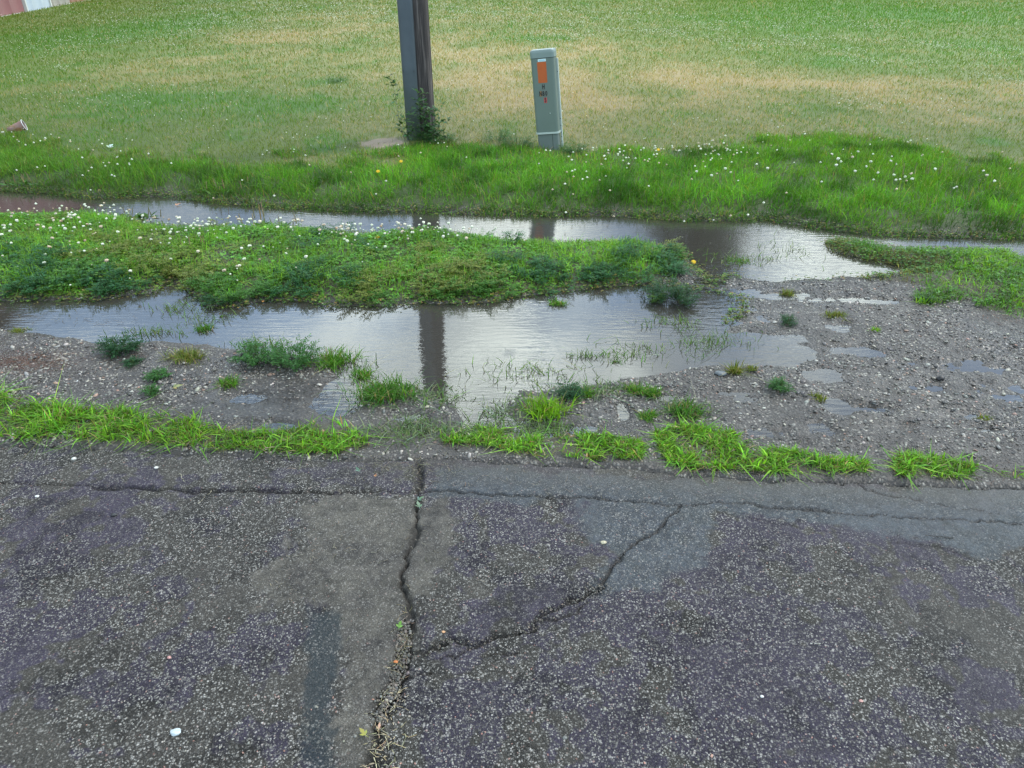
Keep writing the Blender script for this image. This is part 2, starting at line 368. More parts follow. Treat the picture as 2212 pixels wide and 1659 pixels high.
# ------------------------------------------------------------------ where things lie on the ground (measured in the photograph)
LZ = 0.10
ditch_far = [(-700,370),(-300,395),(0,412),(100,419),(200,428),(367,424),(500,442),(737,457),(904,459),(1137,467),(1337,466),(1474,478),(1657,475),(1790,498),(1940,511),(2212,516),(2500,522),(3000,530)]
ditch_near = [(3000,582),(2500,568),(2174,556),(2180,546),(2050,542),(1940,538),(1880,526),(1800,518),(1784,524),(1800,545),(1850,556),(1890,565),(1940,573),(1987,586),(1884,597),(1774,604),(1661,608),(1584,596),(1540,604),(1500,585),(1474,545),(1420,534),(1370,526),(1204,528),(1104,523),(970,507),(904,501),(800,509),(737,507),(640,495),(533,494),(420,493),(320,489),(290,473),(183,465),(0,467),(-300,430),(-700,400)]
DITCH = poly(ditch_far+ditch_near)
MAIN = poly([(-500,640),(0,652),(177,650),(267,638),(333,633),(355,612),(385,616),(417,636),(450,664),(500,663),(567,650),(643,653),(737,662),(904,656),(1054,653),(1120,643),(1204,633),(1304,620),(1387,616),(1470,622),(1540,632),(1600,650),(1574,690),(1560,720),(1650,724),(1740,750),(1770,775),(1700,792),(1540,790),(1474,800),(1404,812),(1337,822),(1270,832),(1204,836),(1137,845),(1104,868),(1085,895),(1037,906),(1000,900),(990,870),(937,853),(887,832),(820,828),(775,838),(784,850),(764,886),(700,888),(705,850),(737,815),(735,775),(667,772),(500,755),(433,742),(333,738),(240,748),(200,744),(93,718),(0,710),(-500,690)])
STRIP = poly([(-700,405),(-300,440),(0,470),(183,468),(290,476),(320,492),(420,496),(533,497),(640,498),(737,510),(800,512),(904,504),(970,510),(1104,526),(1204,531),(1370,529),(1430,538),(1478,560),(1450,600),(1387,614),(1304,618),(1204,630),(1120,640),(1054,650),(904,653),(737,658),(643,650),(567,646),(500,659),(450,660),(417,632),(380,605),(333,628),(267,632),(177,645),(0,648),(-700,630)])
TONGUE = poly([(1800,520),(1880,530),(1940,542),(2050,547),(2180,550),(2174,560),(2500,572),(3000,587),(3000,720),(2500,715),(2212,692),(2130,682),(2090,655),(1985,660),(1985,625),(1890,605),(1990,588),(1945,572),(1890,563),(1840,552),(1795,540),(1786,522)])
LAWN = np.array(list(map(tuple, poly(ditch_far)))+[(400, 30), (400, 900), (-400, 900), (-400, 40)])
road_edge = [(-1500,930),(-500,948),(0,956),(167,960),(433,975),(667,987),(737,990),(970,985),(1170,997),(1370,1004),(1474,1020),(1707,1031),(1874,1037),(2084,1047),(2212,1047),(2800,1060),(3700,1085)]
RZ = 0.03
ROAD = np.array(list(map(tuple, poly(road_edge, RZ)))+[(60, 2.0), (60,-60), (-60,-60), (-60, 2.5)])
LUSH = poly([(-900,285),(0,308),(130,316),(200,326),(330,362),(470,364),(650,352),(820,352),(900,330),(1060,332),(1140,348),(1220,350),(1300,346),(1474,346),(1560,322),(1640,310),(1780,306),(1900,312),(2000,334),(2212,362),(3200,380)] + [(a,b+6) for a,b in ditch_far[::-1]], LZ*.6)
EDGE1 = poly([(-1400,820),(-400,845),(0,866),(60,880),(140,892),(330,904),(430,906),(425,930),(560,948),(610,938),(720,908),(762,930),(800,965),(740,988),(560,984),(400,974),(200,962),(0,957),(-1400,935)])
EDGE2 = poly([(950,945),(1040,922),(1120,945),(1200,950),(1300,950),(1392,968),(1388,1000),(1280,1002),(1170,996),(1040,968),(960,965)])
EDGE3 = poly([(1412,945),(1450,932),(1560,930),(1600,955),(1650,978),(1750,992),(1870,1012),(1866,1034),(1760,1034),(1600,1026),(1500,1022),(1440,1005),(1420,975)])
EDGE4 = poly([(1922,996),(1980,985),(2060,1004),(2110,1012),(2085,1046),(2000,1046),(1930,1038)])
EDGE5 = poly([(2120,1018),(2212,1015),(3500,1040),(3500,1090),(2212,1046),(2130,1040)])
EDGES = [EDGE1, EDGE2, EDGE3, EDGE4, EDGE5]
# small wet hollows: x, y, half width, half height in the photo, depth
HOLLOWS = [(530,862,45,12,1),(585,922,60,9,1),(725,868,45,26,1),(1150,926,38,17,1.3),(1185,938,28,9,1),(1010,935,40,12,.9),(885,905,40,8,.8),(1345,890,14,22,1),(1810,878,38,22,1.1),(1774,928,34,18,1),(1870,885,70,9,.9),
           (1690,760,110,18,.8),(1560,660,50,22,1),(1660,640,130,8,.9),(1800,648,90,8,.8),(1900,652,60,8,.8),(1810,708,28,12,.9),(2080,790,150,22,.7),(2180,850,80,40,.6),(1790,810,60,20,.7),(1600,870,60,18,.5),(1640,935,60,18,.5),
           (2060,1000,60,12,.5),(1870,975,60,16,.4),(900,930,60,14,.7),(1050,910,60,20,.9),(1260,930,70,12,.6),(1420,860,60,10,.5),(400,880,120,10,.4),(1530,905,60,14,.4),(2100,900,110,14,.5),(1960,930,90,12,.5),(1530,615,50,14,.8),(1600,632,80,10,.7),(1560,690,60,30,.6),(1640,745,80,24,.6),(1980,800,320,70,.26),(1640,680,150,60,.28),(1700,900,240,50,.25),(1850,760,90,14,.7),(2000,840,60,10,.6),(1700,730,60,12,.8),(2140,760,70,12,.6),(1590,850,60,8,.6),(1930,985,80,10,.6),(1720,960,60,8,.6),(2130,930,60,10,.6)]

def zones(X, Y):
    X = np.asarray(X, float); Y = np.asarray(Y, float)
    wob = fbm(X, Y, .16, 4, 3)*.035
    z = {}
    z['ditch'] = sdf(DITCH, X, Y)+wob; z['main'] = sdf(MAIN, X, Y)+wob
    z['strip'] = sdf(STRIP, X, Y)+wob; z['tongue'] = sdf(TONGUE, X, Y)+wob*1.5
    z['lawn'] = sdf(LAWN, X, Y, 6.0); z['road'] = sdf(ROAD, X, Y, 3.0)
    z['lush'] = sdf(LUSH, X, Y)+fbm(X, Y, .45, 5, 31, .65)*.62
    z['edge'] = np.minimum.reduce([sdf(e, X, Y) for e in EDGES])+fbm(X, Y, .07, 3, 41)*.03
    hol = np.zeros(X.shape)
    for (a, b, rx, ry, d) in HOLLOWS: hol = np.maximum(hol, d*blob(X, Y, a, b, rx, ry))
    z['hollow'] = hol
    return z
def height(X, Y, z=None):
    X = np.asarray(X, float); Y = np.asarray(Y, float)
    z = z or zones(X, Y)
    water = np.minimum(z['ditch'], z['main'])
    near = ss(-Y, -9, -7)
    h = .013 + .005*fbm(X, Y, .35, 3, 5) + .0070*fbm(X, Y, .05, 3, 8)*near
    h += .006*ss(z['main'], .1, .7)*ss(z['ditch'], .1, .6)
    h -= .034*z['hollow']*(1+1.0*fbm(X, Y, .07, 4, 14, .6))
    wd = ss(-water, -.06, .08)
    h = h*(1-wd) + (-.022+.006*fbm(X, Y, .2, 3, 12))*wd
    h += .034*ss(-z['strip'], .0, .22)*(1+.4*fbm(X, Y, .3, 3, 15))
    h += .030*ss(-z['tongue'], .0, .25)*(1+.8*fbm(X, Y, .25, 3, 16))
    ld = -z['lawn']
    h += LZ*.6*ss(ld, .0, .35) + LZ*.3*ss(ld, .35, 2.5) + .018*fbm(X, Y, 4.0, 3, 19)*ss(ld, 1.5, 6)
    h = h*ss(z['road'], -.06, .03) - .10*ss(-z['road'], -.03, .08)
    return h

# lawn tint: measured patches of straw (dead) grass and of fresh green, in photo position, half sizes, strength
STRAWS = [(1250,200,300,62,.75),(1020,200,90,80,.6),(1330,180,150,70,.45),(1100,100,220,50,.5),(1700,172,330,20,.75),(2100,225,210,34,.85),(620,80,130,60,.5),(267,145,90,16,.6),(400,168,70,10,.45),(950,30,300,40,.35),(1500,190,60,40,.6),(1320,120,160,40,.45),(1900,180,160,18,.5),(800,200,60,60,.3),(1550,270,120,26,.35),(1450,110,60,14,.3),(120,250,60,8,.2)]
GREENS = [(330,222,210,34,.9),(640,232,150,26,.7),(140,90,200,60,.55),(380,50,150,30,.5),(1150,85,130,15,.95),(1900,25,330,30,.9),(1650,55,200,30,.5),(2150,110,100,40,.6),(1000,20,120,12,.3),(1850,130,200,22,.5),(130,300,200,20,.5),(1700,240,120,22,.35),(725,175,28,8,.8),(40,180,80,60,.4)]
def lawn_tone(X, Y):
    s = .20 - .16*ss(-X/np.maximum(Y,1), .18, .5) - .10*ss(Y, 16, 26); g = np.full(np.shape(X), .12)
    for (a,b,rx,ry,k) in STRAWS: s = s + k*blob(X, Y, a, b, rx*1.1, ry*1.1, LZ)
    for (a,b,rx,ry,k) in GREENS:
        q = blob(X, Y, a, b, rx, ry, LZ); g = g + 1.2*k*q; s = s*(1-.75*k*q)
    n = fbm(X, Y, .9, 4, 51); n2 = fbm(X*1.0, Y*.45, .35, 3, 53)
    s = np.clip(.70*s*(1+.75*n)+.34*n2+.24*fbm(X, Y, .22, 3, 54), 0, 1); g = np.clip(g*(1+.6*n2)-.2*n+.9*ss(fbm(X, Y*.6, .45, 3, 57), .30, .5)+.55*ss(fbm(X, Y*.5, .16, 3, 58), .30, .5)*ss(-Y, -14, -9), 0, 1)
    s = s*(1-.55*ss(fbm(X, Y*.7, 1.6, 4, 59), .0, .35)); s = np.clip(s, 0, 1)
    return s, g
C_DULL = np.array([.105,.142,.021]); C_STRAW = np.array([.285,.225,.100]); C_GREEN = np.array([.062,.142,.013]); C_LUSH = np.array([.095,.245,.018])
def lawn_color(s, g):
    s = s[...,None]; g = g[...,None]
    c = C_DULL*(1-g)+C_GREEN*g
    return c*(1-s)+C_STRAW*s

# ------------------------------------------------------------------ the ground sheet
def axis(a, b, step, lo, hi, n):
    mid = np.arange(a, b+step/2, step)
    g = np.geomspace(step, 1, n)
    left = a - np.cumsum(np.geomspace(step*1.2, (a-lo)*.35, n)); left = left[left > lo]
    right = b + np.cumsum(np.geomspace(step*1.2, (hi-b)*.35, n)); right = right[right < hi]
    return np.concatenate([[lo], left[::-1], mid, right, [hi]])
xs = axis(-3.6, 3.9, .0125, -500, 500, 60)
ya = np.arange(2.0, 5.6, .0125); yb = np.arange(5.6, 9.0, .035); yc = 9.0+np.cumsum(np.geomspace(.05, 60, 90))
ys = np.concatenate([[-500, -100, -20, -5, 0, 1.2, 1.8], ya, yb, [9.0], yc])
X, Y = np.meshgrid(xs, ys)
Zn = zones(X, Y); H = height(X, Y, Zn)
nx, ny = len(xs), len(ys)
idx = np.arange(nx*ny).reshape(ny, nx)
Q = np.stack([idx[:-1,:-1], idx[:-1,1:], idx[1:,1:], idx[1:,:-1]], -1).reshape(-1,4)
mud = np.array([.040,.035,.031]); silt = np.array([.068,.060,.050]); soil = np.array([.050,.045,.026])
s_, g_ = lawn_tone(X, Y)
C = np.tile(mud, (ny, nx, 1))*(1+.35*fbm(X, Y, .25, 4, 61))[...,None]
# sandy silt where the stones lie dry, brown litter patch at the left
C = C*(1-.5*ss(fbm(X, Y, .5, 3, 63), 0, .5)[...,None]) + silt*.5*ss(fbm(X, Y, .5, 3, 63), 0, .5)[...,None]
br = blob(X, Y, 60, 790, 90, 24)[...,None]; C = C*(1-.6*br)+np.array([.11,.06,.038])*.6*br
dk = (blob(X, Y, 1870, 640, 250, 40)+blob(X, Y, 560, 895, 90, 30)+blob(X,Y,640,845,70,25)+blob(X,Y,1800,950,150,30)*.5)[...,None].clip(0,1); C = C*(1-.3*dk)
wb = ss(-np.minimum(Zn['ditch'], Zn['main']), -.03, .05)[...,None]; C = C*(1-wb)+np.array([.062,.053,.040])*wb
veg = np.maximum.reduce([ss(-Zn['strip'], 0, .08), ss(-Zn['tongue'], -.02, .1), ss(-Zn['edge'], -.01, .04)*.8])[...,None]
C = C*(1-veg)+soil*veg
far_l = ss(-Zn['lawn'], .03, .2)[...,None]
lc = lawn_color(s_, g_)
# far off the single blades melt together, near by one sees soil and thatch between them
thatch = ss(Y, 7, 14)[...,None]
lc = lc*(.62+.38*thatch)
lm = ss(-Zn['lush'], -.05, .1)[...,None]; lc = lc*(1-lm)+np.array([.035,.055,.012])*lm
sand = blob(X, Y, 830, 309, 46, 10, LZ)[...,None]; sand = ss(sand+.35*fbm(X, Y, .12, 4, 64, .65)[...,None], .25, .5); lc = lc*(1-sand)+np.array([.22,.165,.11])*sand
nb_ = ss(-Zn['lawn'], -.10, -.03)[...,None]*(1-far_l); C = C*(1-.6*nb_)+np.array([.03,.032,.018])*.6*nb_
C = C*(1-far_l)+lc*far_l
grav = (1-far_l[...,0])*(1-veg[...,0])*(1-.75*blob(X,Y,560,880,180,50))*(1-.8*blob(X,Y,900,950,170,50))
grav *= (1-.8*wb[...,0])
wet = np.clip(.40+.5*ss(fbm(X, Y, .4, 3, 71), -.3, .5)+.4*Zn['hollow'], 0, 1)*(1-ss(-Zn['lawn'], -.12, -.02))*(1-.8*veg[...,0])
ground = mesh_np('ground', np.stack([X, Y, H], -1).reshape(-1,3), Q, None, C.reshape(-1,3), {'grav': grav.ravel(), 'wet': wet.ravel()}, [ground_mat()], True)
tag(ground, kind='structure')

# ------------------------------------------------------------------ the road
CR_W = [  # cracks: points in the photo, half width (m), depth (m)
 ([(-600,1040),(0,1043),(60,1044),(180,1047),(225,1054),(300,1052),(345,1057),(385,1055),(430,1060),(480,1056),(560,1058),(640,1062),(720,1065),(840,1060),(905,1062),(960,1061),(1000,1065),(1060,1068),(1120,1070),(1190,1076),(1240,1072),(1300,1079),(1370,1081),(1430,1089),(1480,1092),(1560,1084),(1640,1090),(1760,1101),(1850,1110),(2000,1118),(2212,1130),(3000,1180)], .0035, .012),
 ([(205,1052),(225,1054),(300,1052),(345,1057),(385,1055),(430,1060),(560,1058),(640,1062)], .008, .018),
 ([(905,985),(908,1020),(905,1060),(903,1100),(901,1117),(896,1150),(894,1172),(883,1200),(870,1234),(872,1271),(884,1295),(887,1308),(893,1337),(884,1352),(872,1372),(866,1399),(862,1420),(856,1440),(858,1470),(846,1491),(836,1510),(824,1528),(817,1583),(810,1638),(803,1720),(795,1900)], .010, .018),
 ([(872,1340),(868,1375),(863,1410),(858,1450),(846,1491),(832,1520),(820,1560),(812,1620),(803,1720)], .016, .014),
 ([(893,1337),(888,1380),(880,1420),(876,1458),(858,1475)], .006, .014),
 ([(876,1458),(905,1456),(934,1452)], .003, .010),
 ([(866,1405),(890,1410),(942,1399),(960,1388),(978,1381),(1011,1396),(1059,1377),(1103,1366),(1147,1363),(1154,1337),(1176,1322),(1213,1308),(1250,1289),(1279,1271),(1300,1266),(1308,1245),(1327,1218),(1345,1196),(1351,1186),(1375,1166),(1399,1162),(1420,1145),(1435,1130),(1447,1114),(1470,1092)], .0050, .014),
 ([(945,1425),(965,1420),(986,1421),(1011,1398)], .003, .010), ([(1037,1414),(1077,1412),(1118,1403)], .0028, .009),
 ([(1154,1337),(1200,1335),(1240,1322),(1270,1300)], .0045, .010),
 ([(1345,1196),(1351,1186),(1375,1166),(1399,1162)], .006, .012),
 ([(1551,1110),(1663,1126),(1730,1142),(1799,1150),(1870,1160),(1935,1174),(2039,1188),(2139,1204),(2212,1186),(2600,1150)], .004, .004),
 ([(1850,1042),(1900,1062),(1980,1072),(2040,1090),(2100,1095),(2170,1110)], .003, .006),
 ([(330,1035),(352,1024),(380,1006),(410,1000)], .003, .004)]
xs = axis(-2.3, 2.3, .005, -60, 60, 42)
ys = np.concatenate([[-60,-20,-8,-4,-2,-1,-.4,0,.25,.45,.6,.7,.78,.84], np.arange(.88, 2.62, .005), [2.7,2.9,3.4]])
X, Y = np.meshgrid(xs, ys)
sdr = sdf(ROAD, X, Y, 3.0)+fbm(X, Y, .06, 4, 81)*.022
zr = RZ + .004*fbm(X, Y, .5, 3, 83) + .0012*fbm(X, Y, .03, 2, 85) - .012*ss(sdr, -.25, 0)
wx = X+fbm(X, Y, .04, 4, 91, .65)*.020; wy = Y+fbm(X, Y, .04, 4, 92, .65)*.020
crk = np.zeros(X.shape); crd = np.zeros(X.shape)
nearm = (Y > .8) & (np.abs(X) < 6)
for i, (pts, hw, dep) in enumerate(CR_W):
    pl = poly(pts, RZ)
    d = np.full(X.shape, 9.0); d[nearm] = line_d(pl, wx[nearm], wy[nearm])
    var = np.clip(.85+1.1*fbm(X, Y, .16, 3, 100+i), .30 if i in (2,3,5,6) else .10, 1.9)
    k = np.exp(-(d/(hw*var+.0008))**2)*ss(var, .05, .35)
    crd = np.maximum(crd, k*dep); crk = np.maximum(crk, k if i != 11 else k*.3)
    crd = np.maximum(crd, .0)
zr = zr - crd - .08*ss(sdr, -.012, .02)
MUDF = poly([(640,1085),(740,1075),(905,1062),(960,1090),(985,1150),(978,1230),(960,1262),(905,1290),(880,1400),(850,1500),(815,1600),(790,1760),(705,1760),(730,1560),(735,1400),(715,1320),(640,1300),(570,1290),(560,1250),(610,1210),(650,1150)], RZ)
WETB = poly([(930,1000),(1100,1010),(1474,1028),(1874,1045),(2212,1060),(3200,1120),(3200,1200),(2212,1186),(2139,1202),(2039,1186),(1935,1172),(1799,1148),(1663,1122),(1551,1108),(1530,1170),(1545,1230),(1440,1250),(1330,1290),(1270,1270),(1310,1200),(1240,1140),(1260,1105),(1200,1090),(1000,1078),(930,1070)], RZ)
DARKS = poly([(655,1310),(715,1330),(732,1420),(728,1560),(745,1659),(740,1800),(650,1800),(655,1600),(662,1450)], RZ)
sm = sdf(MUDF, X, Y)+fbm(X, Y, .14, 6, 86, .7)*.11
sw = sdf(WETB, X, Y)+fbm(X, Y, .14, 6, 87, .7)*.10
sk = sdf(DARKS, X, Y)+fbm(X, Y, .08, 5, 88, .7)*.06
mudf = ss(-sm, -.012, .018); wetb = ss(-sw, -.015, .02); dks = ss(-sk, -.01, .02)
nP = fbm(X, Y, .45, 4, 89); nQ = fbm(X, Y, .12, 4, 90)
purp = np.array([.029,.024,.038]); tan = np.array([.032,.029,.024])
t = ss(.7*nP+.9*nQ+.7*fbm(X, Y, .045, 3, 79), -.07, .09)[...,None]
C = purp*(1-t)+tan*t
C = C*(1+.35*nQ+.3*fbm(X, Y, .03, 3, 78))[...,None]
C = C*(1-.5*ss(fbm(X, Y, .13, 6, 93, .65), .16, .26)[...,None]*(1-mudf[...,None]))
for (a,b,rx,ry) in ((1560,1235,45,30),(1500,1355,50,22),(1840,1230,50,16),(1700,1215,40,12),(560,1170,60,18),(1850,1320,45,16),(230,1410,80,30),(1350,1560,60,30),(830,1170,30,30),(150,1210,90,20)):
    q = blob(X, Y, a, b, rx, ry, RZ)[...,None]; C = C*(1-.4*q*(1+nQ[...,None]))
C = C*(1-wetb[...,None]*.85)+(1+.8*fbm(X, Y, .022, 4, 76, .7))[...,None]*np.array([.038,.046,.053])*wetb[...,None]*.85
C = C*(1-mudf[...,None]*.9)+np.array([.055,.050,.041])*(1+.6*nQ+.9*fbm(X, Y, .025, 4, 77, .7))[...,None]*mudf[...,None]*.9
C = C*(1-dks[...,None]*.8)+np.array([.014,.021,.025])*dks[...,None]*.8
ed = ss(sdr, -.20, -.02)[...,None]*ss(X, -.9, -.3)[...,None]; C = C*(1-.5*ed)+np.array([.066,.06,.05])*.5*ed
crum = np.exp(-(line_d(poly(CR_W[6][0][:14], RZ), X, Y)/.06)**2)*ss(fbm(X, Y, .07, 4, 97), -.2, .25)+np.exp(-(line_d(poly(CR_W[3][0], RZ), X, Y)/.05)**2)*ss(fbm(X, Y, .07, 4, 98), -.2, .2)
crum = np.clip(crum, 0, 1); C = C*(1-.5*crum[...,None]); zr = zr-.004*crum*(X*0+1)
C = C*(1-.92*crk[...,None])+np.array([.010,.009,.008])*.92*crk[...,None]
agg = np.clip(.95+.25*nP+.3*nQ, .45, 1)*(1-.62*mudf)*(1-.42*wetb)*(1-.65*dks)*(1-crk)
agg *= 1-.6*ss(fbm(X, Y, .3, 5, 94, .6), .12, .28)
agg = agg*(1-.25*ss(fbm(X, Y, .10, 4, 95, .6), .1, .3))
agg *= (1-.6*ed[...,0])
agg = np.clip(agg + .5*blob(X, Y, 200, 990, 240, 24, RZ), 0, 1)
wet = np.clip(.35+.35*nP+.35*wetb+.05*mudf-.25*dks, 0, 1)
H2 = np.where(sdr > .05, RZ-.12, zr)
nx, ny = len(xs), len(ys); idx = np.arange(nx*ny).reshape(ny, nx)
Q = np.stack([idx[:-1,:-1], idx[:-1,1:], idx[1:,1:], idx[1:,:-1]], -1)
keep = (sdr[:-1,:-1] < .09) | (sdr[1:,1:] < .09)
Q = Q[keep].reshape(-1,4)
road = mesh_np('road', np.stack([X, Y, H2], -1).reshape(-1,3), Q, None, C.reshape(-1,3), {'agg': agg.ravel(), 'wet': wet.ravel()}, [road_mat()], True)
tag(road, kind='structure')

# ------------------------------------------------------------------ water
rings = [(*P(1148,926), .035, .8), (*P(1138,918), .022, .5), (*P(1100,762), .05, .16), (*P(1045,926), .03, .3)]
yy = float(P(0, 660)[1])
water = mesh_np('water', np.array([(-30,2.35,0),(30,2.35,0),(30,9.5,0),(-30,9.5,0)]), np.array([[0,1,2,3]]), None, None, None, [water_mat(rings)])
tag(water, kind='structure')

# ------------------------------------------------------------------ sampling points on the ground
def in_zone(fn, n, lo, hi, maxit=60):
    xs, ys = [], []; got = 0
    for _ in range(maxit):
        x = rng.uniform(lo[0], hi[0], n*2); y = rng.uniform(lo[1], hi[1], n*2)
        p = fn(x, y); k = rng.random(len(x)) < p
        xs.append(x[k]); ys.append(y[k]); got += int(k.sum())
        if got >= n: break
    x = np.concatenate(xs)[:n]; y = np.concatenate(ys)[:n]
    return x, y
def bounds(pl, xlim=6.5): return (max(pl[:,0].min(), -xlim), pl[:,1].min()), (min(pl[:,0].max(), xlim), pl[:,1].max())

# mown lawn: one object, blades thin out and widen with distance
N = 330000
Yl = np.exp(rng.uniform(np.log(5.4), np.log(46), N)); Xl = rng.uniform(-1, 1, N)*(Yl*.80+.8)
zl = zones(Xl, Yl); s_, g_ = lawn_tone(Xl, Yl)
sandv = blob(Xl, Yl, 830, 309, 46, 10, LZ)
k = (zl['lawn'] < -.06) & ~((zl['lush'] < -.05) & (rng.random(N) < .8)) & ~((sandv > .3) & (rng.random(N) < .93))
Xl, Yl, s_, g_ = Xl[k], Yl[k], s_[k], g_[k]; zz = height(Xl, Yl)
isstraw = rng.random(len(Xl)) < np.clip(s_*.95, 0, .92)
c = np.where(isstraw[:,None], C_STRAW*1.12, (C_DULL*(1-g_[:,None])+C_GREEN*1.15*g_[:,None])*1.12)
gv = .75+.5*rng.random(len(Xl))
mb = MB(); sc = np.clip(Yl/7, .8, 5)
mb.blades(Xl, Yl, zz-.005, (.019+.017*gv)*(1+.25*(sc-1))*(1+.3*g_), .0042*sc, cvar(c, len(Xl), .16, .10), lean=.7, segs=2)
tag(mb.build('lawn_grass', M_leaf), 'short mown lawn with straw-coloured and green patches behind the ditch', 'grass', kind='stuff')

# lush unmown band along the far bank of the ditch
def f_lush(x, y):
    z = zones(x, y); d = -z['lawn']
    return np.where(z['lush'] < .05, np.clip((d+.07)/.05, 0, 1)*np.clip(.8+fbm(x, y, .2, 3, 205)*1.1, .2, 1), 0)
x, y = in_zone(f_lush, 105000, (-7, 4.6), (7.2, 8.3))
z = zones(x, y); hh = height(x, y, z)
dist = -z['lawn']; tall = .25+.75*ss(dist, -.03, .28)*(1-.45*ss(dist, 1.3, 2.0))*(1-.75*ss(z['lush'], -.6, .08)); tall *= .8+.35*fbm(x, y, .5, 3, 201)
right = ss(x, 1.2, 2.6)*ss(dist, .5, 1.0)
c = np.tile(C_LUSH, (len(x),1))*(1-.35*fbm(x, y, .3, 3, 203))[:,None]
c = c*(1-right[:,None]*.35)+np.array([.10,.20,.010])*right[:,None]*.35
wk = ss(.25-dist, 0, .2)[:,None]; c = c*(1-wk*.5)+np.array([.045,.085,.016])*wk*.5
dr_ = (rng.random(len(x)) < .07+.25*ss(z['lush'], -.35, .05))[:,None]; c = np.where(dr_, [[.20,.20,.06]], c); dk_ = ss(fbm(x, y, .25, 3, 207), .1, .45)[:,None]; c = c*(1-.6*dk_*[[1,.85,1]])
lf = ss(-x, 1.0, 3.5)[:,None]; c = c*(1-.35*lf)+np.array([.085,.13,.03])*.35*lf
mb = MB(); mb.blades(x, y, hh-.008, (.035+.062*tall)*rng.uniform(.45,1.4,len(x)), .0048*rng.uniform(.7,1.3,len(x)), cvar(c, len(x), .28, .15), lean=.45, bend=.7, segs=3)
tag(mb.build('bank_grass', M_leaf), 'lush bright green unmown grass along the far bank of the ditch', 'grass', kind='stuff')

# fern-like weed: stems with pinnate leaves
def weed(mb, cx, cy, rad, hgt, nst, col, lsz=.02, z0=None, upright=.5):
    z0 = float(height(np.array([cx]), np.array([cy]))[0]) if z0 is None else z0
    z0 = max(z0, -.015)
    B, D, Ln, Wd, Cc = [], [], [], [], []; A1, B1 = [], []
    for i in range(nst):
        a = random.uniform(0, 6.283); r = rad*math.sqrt(random.random())
        h = hgt*random.uniform(.55, 1.0)*(1-.45*(r/rad)**2)
        b0 = np.array([cx+math.cos(a)*r*.45, cy+math.sin(a)*r*.45, z0-.004]); tp = np.array([cx+math.cos(a)*r, cy+math.sin(a)*r, z0+h])
        A1.append(b0); B1.append(tp)
        nl = random.randint(4, 6)
        for j in range(nl):
            t = .3+.7*(j+random.random()*.5)/nl
            o = b0+(tp-b0)*t; la = a+random.uniform(-2.2, 2.2) if j < nl-1 else a
            L = lsz*random.uniform(1.6, 3.0); el = random.uniform(-.1, .6)
            d = np.array([math.cos(la)*math.cos(el), math.sin(la)*math.cos(el), math.sin(el)])
            s = np.cross(d, [0,0,1.0]); s /= np.linalg.norm(s)+1e-9
            for q in range(4):
                u = (q+.6)/4.2; p = o+d*L*u - np.array([0,0,L*.25*u*u]); w_ = L*.42*(1-.55*u)
                for sg in (-1, 1):
                    B.append(p); D.append(s*sg*.9+d*.7+np.array([0,0,random.uniform(-.15,.25)])); Ln.append(w_*random.uniform(.8,1.2)); Wd.append(w_*.36)
            B.append(o+d*L*.8); D.append(d-np.array([0,0,.3])); Ln.append(L*.3); Wd.append(L*.12)
    n = len(B); c = cvar(col, n, .2, .1)
    mb.leaflets(np.array(B), np.array(D), np.array(Ln), np.array(Wd), c)
    mb.stems(np.array(A1), np.array(B1), np.full(len(A1), .0013), cvar((.07,.10,.03), len(A1)))
def clover_leaves(mb, x, y, z, hgt, sz, col):
    n = len(x); az = rng.uniform(0, 6.283, n); tilt = rng.normal(0, .3, (n,2))
    top = np.stack([x+tilt[:,0]*hgt*.5, y+tilt[:,1]*hgt*.5, z+hgt], 1)
    for k in range(3):
        a = az+k*2.094
        d = np.stack([np.cos(a), np.sin(a), rng.uniform(-.25,.35,n)], 1)
        mb.leaflets(top, d, sz, sz*.95, col*np.exp(rng.normal(0,.12,(n,1))), fold=.12)
    mb.stems(np.stack([x,y,z-.005],1)[::3], top[::3], np.full(len(x[::3]), .0009), cvar((.08,.13,.03), len(x[::3])))

# vegetation of the strip between the two waters
def f_strip(x, y): return (sdf(STRIP, x, y)+fbm(x, y, .12, 3, 211)*.05 < -.01).astype(float)
lo, hi = bounds(STRIP, 6.2)
FR = poly([(0,560),(300,560),(500,600),(737,610),(1054,600),(1300,590),(1450,560),(1500,640),(900,670),(0,670)])
x, y = in_zone(lambda a, b: f_strip(a, b)*np.clip(.6+1.2*fbm(a, b, .12, 3, 212), .1, 1), 46000, lo, hi)
d = -sdf(STRIP, x, y, 3.0)
hh = height(x, y); env = ss(d, 0, .16)*(.8+.35*fbm(x, y, .35, 3, 213))
mb = MB()
rt = ss(x, .2, 1.0)
c = np.tile(np.array([.145,.30,.034]), (len(x),1))*(1-.35*fbm(x, y, .25, 3, 214))[:,None]
mb.blades(x, y, hh-.005, (.022+.048*env)*rng.uniform(.4,1.35,len(x))*(1+.25*rt), .004*rng.uniform(.7,1.3,len(x)), cvar(c, len(x), .3, .16), lean=.55, bend=.6, segs=3)
tag(mb.build('strip_grass', M_leaf), 'green grass blades of the weedy strip between ditch and near puddle', 'grass', kind='stuff')
mb = MB()
x, y = in_zone(lambda a, b: f_strip(a, b)*(.25+.75*ss(-a, -1.2, .3)), 19000, lo, hi)
d = -sdf(STRIP, x, y, 3.0); hh = height(x, y); env = ss(d, 0, .16)*(.8+.4*fbm(x, y, .3, 3, 215))
c = np.tile(np.array([.10,.245,.036]), (len(x),1))*(1-.6*fbm(x, y, .16, 3, 216))[:,None]
yel = ss(fbm(x, y, .3, 3, 217), .15, .5)[:,None]; c = c*(1-.6*yel)+np.array([.19,.23,.04])*.6*yel
